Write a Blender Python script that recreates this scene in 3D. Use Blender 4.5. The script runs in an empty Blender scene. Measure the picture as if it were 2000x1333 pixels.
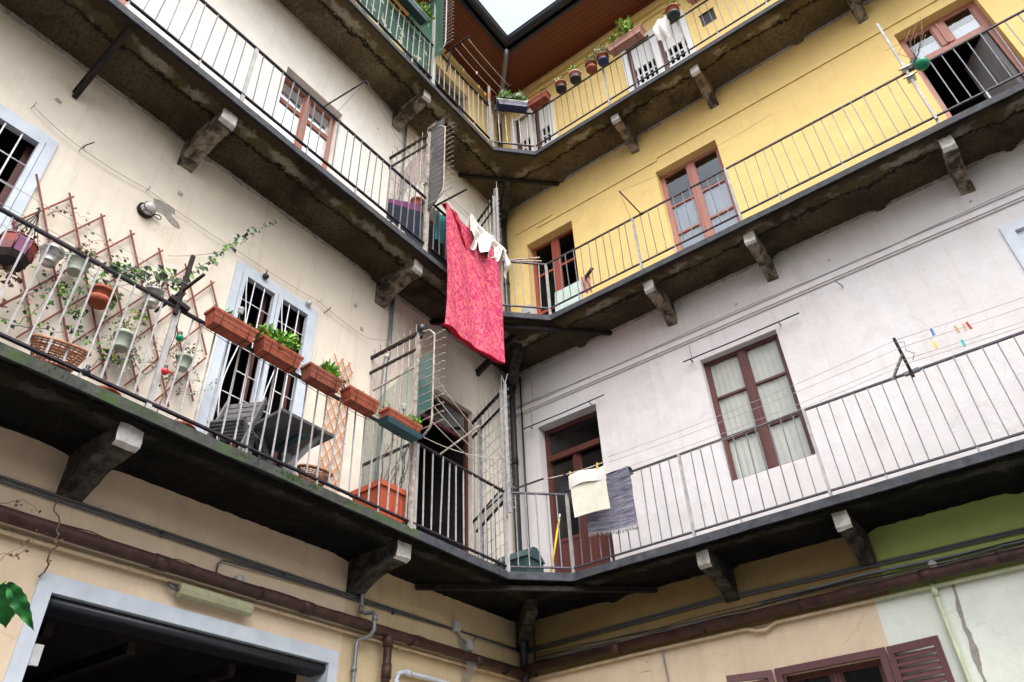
import bpy, math, random
from mathutils import Vector, Matrix, noise
random.seed(7)
R = math.radians
sc = bpy.context.scene
COL = sc.collection
# ---------------------------------------------------------------- camera
cam = bpy.data.objects.new("camera", bpy.data.cameras.new("camera"))
COL.objects.link(cam)
CR = Vector((0.7999460618851486, 0.598858195136788, -0.038146561993858345))
CU = Vector((0.39005755646729784, -0.47061961200378827, 0.791436847411191))
CF = Vector((-0.4560059218005871, 0.6479861440763319, 0.6100594695338185))
m = Matrix((CR, CU, -CF)).transposed().to_4x4()
m.translation = Vector((5.9527, -8.3303, 1.6))
cam.matrix_world = m
cam.data.sensor_width = 36
cam.data.lens = 36 * 1465.2 / 2000
cam.data.clip_start = .05
cam.data.clip_end = 500
sc.camera = cam
# ---------------------------------------------------------------- sky and sun (bright overcast)
world = bpy.data.worlds.new("World")
sc.world = world
world.use_nodes = True
wn = world.node_tree
bg = wn.nodes["Background"]
sky = wn.nodes.new("ShaderNodeTexSky")
sky.sky_type = 'NISHITA'
sky.sun_disc = False
SUN_EL, SUN_AZ = 56, 132        # elevation, compass azimuth the light comes from
sky.sun_elevation = R(SUN_EL)
sky.sun_rotation = R(SUN_AZ)
sky.air_density = 1.6
sky.dust_density = 6.0
hs = wn.nodes.new('ShaderNodeHueSaturation'); hs.inputs['Saturation'].default_value = .45; hs.inputs['Value'].default_value = 1.7
wn.links.new(sky.outputs[0], hs.inputs['Color']); wn.links.new(hs.outputs[0], bg.inputs[0])
bg.inputs[1].default_value = 0.15
sun = bpy.data.objects.new("sun", bpy.data.lights.new("sun", 'SUN'))
COL.objects.link(sun)
sun.data.energy = 0.75
sun.data.angle = R(60)
sun.data.color = (.84, .92, 1)
sun.rotation_euler = (R(90 - SUN_EL), 0, R(180 - SUN_AZ))
sun.location = (4, -8, 30)
sc.view_settings.view_transform = 'Standard'
sc.view_settings.look = 'None'
sc.view_settings.exposure = 0.6
sc.view_settings.gamma = 1
sc.cycles.max_bounces = 6
sc.cycles.transparent_max_bounces = 16
sc.cycles.use_denoising = True

# ---------------------------------------------------------------- materials
MATS = {}
def nmat(name):
    mt = bpy.data.materials.new(name); mt.use_nodes = True
    nt = mt.node_tree; b = nt.nodes["Principled BSDF"]
    MATS[name] = mt
    return mt, nt, b
def N(nt, t, **kw):
    n = nt.nodes.new(t)
    for k, v in kw.items():
        if k[0] == 'i' and k[1:].isdigit(): n.inputs[int(k[1:])].default_value = v
        else: setattr(n, k, v)
    return n
def col(c): return (c[0], c[1], c[2], 1)
def noi(nt, vec, scale, detail=5, rough=.6):
    n = N(nt, 'ShaderNodeTexNoise'); n.inputs['Scale'].default_value = scale
    n.inputs['Detail'].default_value = detail; n.inputs['Roughness'].default_value = rough
    if vec is not None: nt.links.new(vec, n.inputs['Vector'])
    return n.outputs[0]
def ramp(nt, fac, a, b, ca=(0,0,0), cb=(1,1,1)):
    r = N(nt, 'ShaderNodeValToRGB'); r.color_ramp.elements[0].position = a; r.color_ramp.elements[1].position = b
    r.color_ramp.elements[0].color = col(ca); r.color_ramp.elements[1].color = col(cb)
    nt.links.new(fac, r.inputs[0]); return r.outputs[0]
def mix(nt, fac, a, b, mode='MIX'):
    n = N(nt, 'ShaderNodeMix', data_type='RGBA', blend_type=mode)
    for sock, v in ((n.inputs[0], fac), (n.inputs[6], a), (n.inputs[7], b)):
        if hasattr(v, 'links'): nt.links.new(v, sock)
        elif isinstance(v, tuple): sock.default_value = col(v)
        else: sock.default_value = v
    return n.outputs[2]
def mth(nt, op, a, b=0.0, c=None):
    n = N(nt, 'ShaderNodeMath', operation=op)
    for i, v in enumerate((a, b) if c is None else (a, b, c)):
        if hasattr(v, 'links'): nt.links.new(v, n.inputs[i])
        else: n.inputs[i].default_value = v
    return n.outputs[0]
def bump(nt, b, h, strength=.3, dist=.01):
    n = N(nt, 'ShaderNodeBump'); n.inputs['Strength'].default_value = strength; n.inputs['Distance'].default_value = dist
    nt.links.new(h, n.inputs['Height']); nt.links.new(n.outputs[0], b.inputs['Normal'])
def pos(nt): return N(nt, 'ShaderNodeNewGeometry').outputs['Position']
def spot_mask(nt, p, scale, thr):
    v = N(nt, 'ShaderNodeTexVoronoi'); v.inputs['Scale'].default_value = scale; nt.links.new(p, v.inputs['Vector'])
    n = noi(nt, p, scale * 3, 3)
    d = mth(nt, 'ADD', v.outputs['Distance'], mth(nt, 'MULTIPLY', n, .12))
    return ramp(nt, d, thr, thr + .02, (1, 1, 1), (0, 0, 0))
def stucco(name, c, dirt=(.32, .27, .2), amt=.35, spots=.5, rough=.93, crack=.16):
    mt, nt, b = nmat(name); p = pos(nt)
    big = noi(nt, p, .55, 4, .55); mid = noi(nt, p, 3.2, 6, .65); fine = noi(nt, p, 38, 4, .6)
    c2 = tuple(x * .88 for x in c); c3 = tuple(min(1, x * 1.06) for x in c)
    k = mix(nt, ramp(nt, mid, .3, .72), c2, c3)
    k = mix(nt, mth(nt, 'MULTIPLY', ramp(nt, big, .46, .74), amt), k, tuple(x * y * 1.9 for x, y in zip(c, (.42, .39, .34))))
    # repainted patches with soft ragged borders
    wp = N(nt, 'ShaderNodeVectorMath', operation='MULTIPLY_ADD'); nz3 = N(nt, 'ShaderNodeTexNoise'); nz3.inputs['Scale'].default_value = 1.7; nz3.inputs['Detail'].default_value = 5; nt.links.new(p, nz3.inputs['Vector'])
    nt.links.new(nz3.outputs['Color'], wp.inputs[0]); wp.inputs[1].default_value = (.9, .9, .9); nt.links.new(p, wp.inputs[2])
    vp = N(nt, 'ShaderNodeTexVoronoi'); vp.inputs['Scale'].default_value = .8; nt.links.new(wp.outputs[0], vp.inputs['Vector'])
    sv = N(nt, 'ShaderNodeSeparateColor'); nt.links.new(vp.outputs['Color'], sv.inputs[0])
    k = mix(nt, mth(nt, 'MULTIPLY', ramp(nt, sv.outputs[0], .55, .62), .30+amt*.4), k, tuple(x*y for x, y in zip(c, (.90, .89, .88))))
    scuff = noi(nt, p, 9, 8, .8)
    k = mix(nt, mth(nt, 'MULTIPLY', ramp(nt, scuff, .60, .70), .35), k, tuple(x * y for x, y in zip(c, (.74, .70, .64))))
    # vertical run-off streaks
    sep = N(nt, 'ShaderNodeMapping'); sep.inputs['Scale'].default_value = (5, 5, .35); nt.links.new(p, sep.inputs[0])
    st = noi(nt, sep.outputs[0], 1.6, 6, .7)
    k = mix(nt, mth(nt, 'MULTIPLY', ramp(nt, st, .52, .78), min(1, amt * 1.5)), k, tuple(x * y for x, y in zip(c, (.62, .55, .45))))
    sp = spot_mask(nt, p, 1.5, .075)
    k = mix(nt, mth(nt, 'MULTIPLY', sp, spots), k, dirt)
    sp2 = spot_mask(nt, p, 4.5, .035)
    k = mix(nt, mth(nt, 'MULTIPLY', mth(nt, 'MULTIPLY', sp2, ramp(nt, big, .45, .6)), spots), k, tuple(x * .6 for x in dirt))
    # hairline cracks
    v = N(nt, 'ShaderNodeTexVoronoi', feature='DISTANCE_TO_EDGE'); v.inputs['Scale'].default_value = .55
    wv = N(nt, 'ShaderNodeVectorMath', operation='ADD'); nt.links.new(p, wv.inputs[0])
    nn = N(nt, 'ShaderNodeTexNoise'); nn.inputs['Scale'].default_value = 2.2; nn.inputs['Detail'].default_value = 6; nt.links.new(p, nn.inputs['Vector'])
    nt.links.new(nn.outputs['Color'], wv.inputs[1]); nt.links.new(wv.outputs[0], v.inputs['Vector'])
    cr = mth(nt, 'MULTIPLY', ramp(nt, v.outputs['Distance'], .002, .006, (1, 1, 1), (0, 0, 0)), ramp(nt, noi(nt, p, .9, 2), .5, .56))
    k = mix(nt, mth(nt, 'MULTIPLY', cr, crack), k, tuple(x * .5 for x in dirt))
    k = mix(nt, .05, k, fine)
    nt.links.new(k, b.inputs['Base Color']); b.inputs['Roughness'].default_value = rough
    b.inputs['Specular IOR Level'].default_value = .25
    h = mth(nt, 'ADD', mth(nt, 'MULTIPLY', mid, 1.0), mth(nt, 'MULTIPLY', fine, .18))
    h = mth(nt, 'SUBTRACT', h, mth(nt, 'MULTIPLY', sp, .3))
    bump(nt, b, h, .55, .02)
    return mt
def mottled(name, ca, cb, scale=12, rough=.8, bstr=.2, metal=0, spec=.3, a=.35, bb=.65, bd=.006, obj=False):
    mt, nt, b = nmat(name)
    p = N(nt, 'ShaderNodeTexCoord').outputs['Object'] if obj else pos(nt)
    n = noi(nt, p, scale, 6, .65)
    nt.links.new(mix(nt, ramp(nt, n, a, bb), ca, cb), b.inputs['Base Color'])
    b.inputs['Roughness'].default_value = rough; b.inputs['Metallic'].default_value = metal
    b.inputs['Specular IOR Level'].default_value = spec
    if bstr: bump(nt, b, n, bstr, bd)
    return mt
stucco('stucco_cream', (.78, .71, .62), dirt=(.36, .27, .19))
stucco('stucco_cream_upper', (.82, .79, .75), amt=.2)
stucco('stucco_beige', (.74, .60, .445), dirt=(.25, .17, .1), amt=.25)
stucco('stucco_corner', (.62, .50, .31), dirt=(.25, .17, .1), amt=.45, spots=.8)
stucco('stucco_pink', (.71, .69, .715), dirt=(.4, .33, .3), amt=.28, spots=.35)
stucco('stucco_yellow', (.82, .60, .235), dirt=(.5, .38, .2), amt=.18, spots=.35)
stucco('stucco_yellow_top', (.80, .59, .25), dirt=(.5, .38, .2), amt=.2, spots=.3)
stucco('stucco_ochre_shade', (.26, .18, .07), dirt=(.3, .2, .1), amt=.4)  # ochre paint with the shade under the walkway darkened into its colour
stucco('stucco_green', (.36, .45, .13), dirt=(.2, .2, .1), amt=.35)
stucco('stucco_mint', (.76, .81, .75), dirt=(.4, .4, .34), amt=.15, spots=.3)
stucco('stucco_back', (.55, .5, .42), amt=.3)
mottled('cement_patch', (.24, .225, .21), (.36, .34, .325), 14, .95, .4)
mottled('plaster_edge', (.24, .22, .2), (.5, .47, .42), 22, .95, .6)
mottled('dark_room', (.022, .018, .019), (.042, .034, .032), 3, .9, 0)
mottled('paving', (.15, .145, .14), (.22, .21, .205), 6, .9, .2)
# stone walkway edge
mt, nt, b = nmat('walkway_stone'); p = pos(nt)
n1 = noi(nt, p, 9, 7, .7); n2 = noi(nt, p, 2.2, 4, .6)
k = mix(nt, ramp(nt, n1, .3, .7), (.018, .021, .030), (.075, .08, .095))
k = mix(nt, ramp(nt, n2, .56, .72), k, (.05, .045, .04))
nt.links.new(k, b.inputs['Base Color']); b.inputs['Roughness'].default_value = .85; bump(nt, b, n1, .5, .015)
mt, nt, b = nmat('mossy_stone'); p = pos(nt)
n1 = noi(nt, p, 9, 7, .7); n2 = noi(nt, p, 3.1, 6, .75)
k = mix(nt, ramp(nt, n1, .3, .7), (.022, .024, .024), (.085, .088, .082))
k = mix(nt, ramp(nt, n2, .47, .62), k, (.045, .085, .026))
nt.links.new(k, b.inputs['Base Color']); b.inputs['Roughness'].default_value = .95; bump(nt, b, n1, .6, .02)
# rough render under the walkways: an outer weathered strip with moss and peeled edge, inner smoother panel
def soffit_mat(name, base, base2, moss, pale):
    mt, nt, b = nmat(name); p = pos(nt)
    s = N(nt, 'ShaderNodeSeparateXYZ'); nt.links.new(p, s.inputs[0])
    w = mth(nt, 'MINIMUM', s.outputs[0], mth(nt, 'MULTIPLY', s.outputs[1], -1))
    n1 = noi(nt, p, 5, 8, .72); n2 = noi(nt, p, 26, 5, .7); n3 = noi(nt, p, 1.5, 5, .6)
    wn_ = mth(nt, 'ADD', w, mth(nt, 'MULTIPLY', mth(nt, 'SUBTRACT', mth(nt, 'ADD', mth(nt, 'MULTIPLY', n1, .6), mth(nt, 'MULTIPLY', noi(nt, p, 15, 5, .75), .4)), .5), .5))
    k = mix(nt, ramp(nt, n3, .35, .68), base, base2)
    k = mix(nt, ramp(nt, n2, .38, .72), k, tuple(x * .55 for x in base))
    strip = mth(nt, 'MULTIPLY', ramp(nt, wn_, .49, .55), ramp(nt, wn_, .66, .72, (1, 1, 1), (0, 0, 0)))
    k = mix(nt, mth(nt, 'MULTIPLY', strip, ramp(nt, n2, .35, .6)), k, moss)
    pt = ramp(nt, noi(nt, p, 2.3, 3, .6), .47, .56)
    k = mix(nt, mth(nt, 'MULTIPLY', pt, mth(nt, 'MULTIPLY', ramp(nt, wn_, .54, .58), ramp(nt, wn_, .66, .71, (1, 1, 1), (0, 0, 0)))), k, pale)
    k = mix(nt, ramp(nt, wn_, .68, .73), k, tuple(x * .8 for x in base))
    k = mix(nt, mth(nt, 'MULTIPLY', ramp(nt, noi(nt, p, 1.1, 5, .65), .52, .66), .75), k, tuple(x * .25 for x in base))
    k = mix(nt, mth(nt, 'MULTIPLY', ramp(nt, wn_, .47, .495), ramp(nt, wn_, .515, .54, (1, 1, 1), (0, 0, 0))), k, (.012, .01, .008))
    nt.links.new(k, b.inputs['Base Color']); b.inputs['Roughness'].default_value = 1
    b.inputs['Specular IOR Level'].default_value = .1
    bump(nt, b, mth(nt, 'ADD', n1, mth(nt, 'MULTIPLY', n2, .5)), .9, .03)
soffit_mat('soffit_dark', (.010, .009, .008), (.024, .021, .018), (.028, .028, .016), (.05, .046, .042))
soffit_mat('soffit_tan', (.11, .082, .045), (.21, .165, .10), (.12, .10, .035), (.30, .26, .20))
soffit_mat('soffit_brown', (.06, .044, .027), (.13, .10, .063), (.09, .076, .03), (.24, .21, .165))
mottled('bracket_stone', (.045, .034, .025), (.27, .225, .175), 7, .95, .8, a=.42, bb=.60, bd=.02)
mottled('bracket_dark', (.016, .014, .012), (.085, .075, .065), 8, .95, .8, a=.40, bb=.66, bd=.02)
mottled('bracket_end', (.38, .36, .34), (.72, .71, .70), 7, .95, .5)
mottled('iron_dark', (.014, .012, .014), (.045, .032, .03), 20, .7, .2, .3)
mottled('rail_dark', (.018, .015, .024), (.05, .04, .052), 18, .55, .15, .3)
mottled('rail_mid', (.05, .045, .06), (.11, .10, .12), 18, .55, .15, .3)
mottled('rail_grey', (.13, .14, .165), (.23, .24, .27), 25, .55, .1, .2)
mottled('rail_white', (.29, .285, .29), (.47, .47, .49), 16, .6, .15, 0)
mottled('rail_post', (.28, .28, .29), (.46, .46, .46), 9, .6, .2, .2)
mottled('rusty_iron', (.26, .20, .17), (.48, .45, .42), 14, .8, .3, .2)
mottled('alu_blue', (.48, .54, .63), (.58, .64, .73), 5, .45, .05, 0)
mottled('grille_white', (.66, .67, .72), (.76, .77, .8), 8, .5, 0)
def wood(name, ca, cb, rough=.5, stretch=(30, 30, 2)):
    mt, nt, b = nmat(name); p = pos(nt)
    mp = N(nt, 'ShaderNodeMapping'); mp.inputs['Scale'].default_value = stretch; nt.links.new(p, mp.inputs[0])
    n = noi(nt, mp.outputs[0], 1.0, 6, .65)
    nt.links.new(mix(nt, ramp(nt, n, .3, .7), ca, cb), b.inputs['Base Color'])
    b.inputs['Roughness'].default_value = rough; bump(nt, b, n, .15, .004)
wood('wood_maroon', (.075, .022, .022), (.13, .042, .038))
wood('wood_door', (.06, .014, .010), (.11, .028, .02))
wood('wood_red', (.26, .055, .035), (.36, .09, .06))
wood('wood_pinkish', (.34, .13, .10), (.44, .19, .15))
wood('wood_brown', (.30, .115, .075), (.40, .17, .12))
wood('wood_white', (.62, .62, .62), (.74, .74, .74))
wood('shutter_maroon', (.085, .03, .035), (.12, .045, .05))
wood('trellis_red', (.15, .03, .03), (.26, .06, .05), .7)
wood('trellis_orange', (.50, .17, .06), (.62, .26, .11), .7)
wood('cane', (.30, .12, .06), (.45, .22, .12), .7)
wood('grey_wood', (.10, .10, .105), (.22, .22, .23), .7)
wood('old_board', (.022, .022, .026), (.10, .10, .105), .8, (4, 4, 2))
# planked soffit of the eaves
for nm, ax in (('eave_boards_left', 0), ('eave_boards_right', 1)):
    mt, nt, b = nmat(nm); p = pos(nt)
    s = N(nt, 'ShaderNodeSeparateXYZ'); nt.links.new(p, s.inputs[0])
    fr = mth(nt, 'FRACT', mth(nt, 'MULTIPLY', s.outputs[ax], 9.5))
    gap = mth(nt, 'LESS_THAN', fr, .09)
    bid = N(nt, 'ShaderNodeTexWhiteNoise', noise_dimensions='1D'); nt.links.new(mth(nt, 'FLOOR', mth(nt, 'MULTIPLY', s.outputs[ax], 9.5)), bid.inputs['W'])
    mp = N(nt, 'ShaderNodeMapping'); mp.inputs['Scale'].default_value = (12, 1.2, 5) if ax == 0 else (1.2, 12, 5); nt.links.new(p, mp.inputs[0])
    n = noi(nt, mp.outputs[0], 1.5, 6, .65)
    k = mix(nt, n, (.11, .02, .007), (.25, .06, .02))
    k = mix(nt, bid.outputs['Value'], k, (.155, .036, .012))
    kn = ramp(nt, noi(nt, p, 7, 2), .68, .74)
    k = mix(nt, mth(nt, 'MULTIPLY', kn, .7), k, (.05, .012, .008))
    k = mix(nt, gap, k, (.02, .008, .006))
    nt.links.new(k, b.inputs['Base Color']); b.inputs['Roughness'].default_value = .55
def simple(name, c, rough=.6, metal=0, spec=.4, var=.12, scale=14, alpha=1, bs=.0):
    ca = tuple(max(0, x * (1 - var)) for x in c); cb = tuple(min(1, x * (1 + var)) for x in c)
    mt = mottled(name, ca, cb, scale, rough, bs, metal, spec)
    if alpha < 1: mt.node_tree.nodes["Principled BSDF"].inputs['Alpha'].default_value = alpha
    return mt
mottled('pipe_brown', (.030, .014, .012), (.070, .035, .029), 7, .5, .2)
mottled('pipe_cream', (.52, .40, .26), (.66, .54, .38), 9, .6, .2)
mottled('pipe_mint', (.46, .52, .34), (.58, .62, .44), 9, .6, .2)
simple('conduit_grey', (.085, .09, .105), .5); simple('conduit_light', (.17, .20, .24), .5)
simple('pipe_zinc', (.24, .26, .29), .45, .5); simple('pipe_black', (.02, .02, .024), .5)
simple('gutter_metal', (.035, .038, .05), .4, .4); simple('cable_black', (.02, .02, .022), .6)
simple('cable_grey', (.25, .24, .24), .7); simple('wire_pale', (.45, .43, .42), .6)
simple('box_grey', (.45, .46, .47), .5); simple('rope', (.6, .56, .5), .9)
simple('terracotta', (.31, .078, .042), .7, 0, .3, .25, 20, 1, .2); simple('terracotta_dull', (.25, .075, .048), .8, 0, .3, .3, 14)
simple('plastic_orange', (.50, .10, .045), .5, 0, .4, .15, 6); simple('plastic_black', (.02, .02, .022), .45)
simple('plastic_pink', (.44, .21, .17), .6); simple('tray_teal', (.025, .08, .105), .5)
simple('tray_green', (.02, .05, .045), .5); simple('planter_navy', (.03, .04, .13), .4); simple('planter_pale', (.45, .5, .42), .5)
simple('planter_dark_green', (.015, .045, .042), .5); simple('planter_rim', (.25, .36, .38), .5)
simple('pot_sage', (.40, .45, .38), .5); simple('zinc_bucket', (.5, .51, .52), .3, .8, .5, .2, 5)
simple('soil', (.035, .025, .018), .95); simple('white_cloth', (.72, .70, .68), .95, 0, .1, .08, 8, 1, .3)
simple('cream_cloth', (.66, .65, .56), .95, 0, .1, .06); simple('plastic_green', (.0, .20, .10), .35)
simple('bulb_glass', (.55, .55, .56), .15, 0, .8); simple('bulb_red', (.6, .02, .03), .2); simple('bulb_green', (.0, .22, .10), .2)
simple('bulb_blue', (.03, .1, .45), .2); simple('yellow_plastic', (.8, .5, .02), .5); simple('lamp_diffuser', (.34, .34, .22), .35)
simple('teal_box', (.035, .075, .085), .6); simple('mint_panel', (.50, .62, .58), .6); simple('navy_cloth', (.012, .016, .035), .95); simple('teal_cloth', (.02, .17, .19), .8)
simple('peg_yellow', (.75, .55, .03), .5); simple('peg_blue', (.05, .12, .5), .5); simple('peg_red', (.5, .05, .05), .5); simple('peg_teal', (.03, .4, .4), .5); simple('peg_wood', (.5, .36, .2), .8)
simple('mosaic_red', (.13, .01, .018), .25, 0, .6); simple('mosaic_orange', (.24, .03, .015), .25); simple('mosaic_purple', (.18, .05, .14), .25)
simple('curtain_white', (.66, .68, .74), .9, 0, .1, .06, 3); simple('curtain_sage', (.82, .82, .77), .9, 0, .1, .07, 3); simple('shirt_blue', (.25, .3, .42), .9)
for nm, a, bcol in (('leaf_green', (.05, .16, .015), (.16, .34, .04)), ('leaf_bright', (.10, .30, .02), (.25, .5, .06)), ('leaf_yellowish', (.16, .22, .02), (.34, .36, .06)),
                 ('leaf_ivy', (.010, .032, .014), (.035, .085, .035)), ('leaf_dry', (.14, .05, .03), (.26, .14, .07)), ('leaf_red', (.10, .02, .025), (.2, .06, .05)),
                 ('leaf_pale', (.28, .34, .24), (.42, .46, .36)), ('leaf_foreground', (.008, .10, .022), (.035, .24, .05)), ('moss', (.03, .06, .015), (.09, .14, .03)), ('flower_red', (.55, .01, .03), (.7, .03, .05)), ('twig', (.10, .06, .04), (.2, .13, .09))):
    mt = mottled(nm, a, bcol, 17, .55, 0, 0, .35)
    if nm.startswith('leaf'):
        mt.node_tree.nodes["Principled BSDF"].inputs['Transmission Weight'].default_value = 0
# glass: clear sheet that mirrors the sky at a slant
def glass(name, tint, refl=.12, rough=.03, fk=1.5):
    mt, nt, b = nmat(name); nt.nodes.remove(b); out = nt.nodes['Material Output']
    t = N(nt, 'ShaderNodeBsdfTransparent'); t.inputs[0].default_value = col(tint)
    g = N(nt, 'ShaderNodeBsdfGlossy'); g.inputs['Roughness'].default_value = rough; g.inputs[0].default_value = (.9, .95, 1, 1)
    p = pos(nt); n = noi(nt, p, 3, 3)
    bm = N(nt, 'ShaderNodeBump'); bm.inputs['Strength'].default_value = .08; bm.inputs['Distance'].default_value = .02; nt.links.new(n, bm.inputs['Height']); nt.links.new(bm.outputs[0], g.inputs['Normal'])
    f = N(nt, 'ShaderNodeFresnel', i0=1.5)
    mx = N(nt, 'ShaderNodeMixShader'); nt.links.new(mth(nt, 'ADD', mth(nt, 'MULTIPLY', f.outputs[0], fk), refl), mx.inputs[0])
    nt.links.new(t.outputs[0], mx.inputs[1]); nt.links.new(g.outputs[0], mx.inputs[2]); nt.links.new(mx.outputs[0], out.inputs[0])
glass('glass', (.93, .95, .95)); glass('glass_door', (.7, .7, .7), .05, .2, .8); glass('glass_bright', (.9, .93, .95), .05, .06, .9); glass('glass_dull', (.8, .82, .82), .0, .12, .45)
def sheer(name, c, dens, pattern=None):
    mt, nt, b = nmat(name); p = pos(nt)
    b.inputs['Base Color'].default_value = col(c); b.inputs['Roughness'].default_value = .9
    if pattern: pattern(nt, b, p)
    b.inputs['Alpha'].default_value = dens
sheer('net_green', (.015, .10, .07), .85); sheer('net_sage', (.16, .22, .19), .45); sheer('panel_green', (.05, .13, .12), .75); sheer('net_brown', (.22, .17, .17), .6)
# ivy-print privacy screen
mt, nt, b = nmat('ivy_screen'); p = pos(nt)
n = noi(nt, p, 9, 6, .7); n2 = noi(nt, p, 5, 4, .6)
k = mix(nt, ramp(nt, n, .44, .50), (.004, .04, .045), (.008, .07, .03))
k = mix(nt, ramp(nt, n2, .56, .60), k, (.36, .36, .27))
nt.links.new(k, b.inputs['Base Color']); b.inputs['Roughness'].default_value = .8
# red paisley bedspread
mt, nt, b = nmat('red_paisley'); tc = N(nt, 'ShaderNodeTexCoord').outputs['UV']
mp = N(nt, 'ShaderNodeMapping'); mp.inputs['Scale'].default_value = (1, 1.15, 1); mp.inputs['Rotation'].default_value = (0, 0, .5); nt.links.new(tc, mp.inputs[0])
v = N(nt, 'ShaderNodeTexVoronoi'); v.inputs['Scale'].default_value = 36; nt.links.new(mp.outputs[0], v.inputs['Vector'])
v2 = N(nt, 'ShaderNodeTexVoronoi', feature='DISTANCE_TO_EDGE'); v2.inputs['Scale'].default_value = 36; nt.links.new(mp.outputs[0], v2.inputs['Vector'])
wv = N(nt, 'ShaderNodeTexWave', wave_type='BANDS', bands_direction='DIAGONAL'); wv.inputs['Scale'].default_value = 5; wv.inputs['Distortion'].default_value = 9; wv.inputs['Detail'].default_value = 3; wv.inputs['Detail Scale'].default_value = 3; nt.links.new(tc, wv.inputs[0])
k = mix(nt, ramp(nt, v.outputs['Distance'], .25, .30), (.40, .035, .18), (.56, .06, .16))
k = mix(nt, ramp(nt, v.outputs['Distance'], .42, .46), k, (.62, .17, .17))
k = mix(nt, ramp(nt, v2.outputs['Distance'], .03, .06, (1, 1, 1), (0, 0, 0)), k, (.56, .075, .17))
k = mix(nt, mth(nt, 'MULTIPLY', ramp(nt, wv.outputs[0], .6, .75), .6), k, (.42, .02, .09))
nt.links.new(k, b.inputs['Base Color']); b.inputs['Roughness'].default_value = .95; b.inputs['Specular IOR Level'].default_value = .1
bump(nt, b, noi(nt, tc, 6, 3), .5, .03)
simple('red_hem', (.42, .015, .035), .95, 0, .1)
# woven rag rug
mt, nt, b = nmat('rag_rug'); tc = N(nt, 'ShaderNodeTexCoord').outputs['UV']
mp = N(nt, 'ShaderNodeMapping'); mp.inputs['Scale'].default_value = (1.2, 30, 1); nt.links.new(tc, mp.inputs[0])
n = noi(nt, mp.outputs[0], 1.4, 4, .7); n2 = noi(nt, mp.outputs[0], 4, 2, .5)
k = mix(nt, ramp(nt, n, .38, .55), (.012, .02, .05), (.20, .22, .30))
k = mix(nt, ramp(nt, n2, .56, .63), k, (.36, .24, .27)); k = mix(nt, ramp(nt, n2, .30, .36, (1, 1, 1), (0, 0, 0)), k, (.02, .02, .04))
nt.links.new(k, b.inputs['Base Color']); b.inputs['Roughness'].default_value = 1; bump(nt, b, n, .6, .01)

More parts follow.
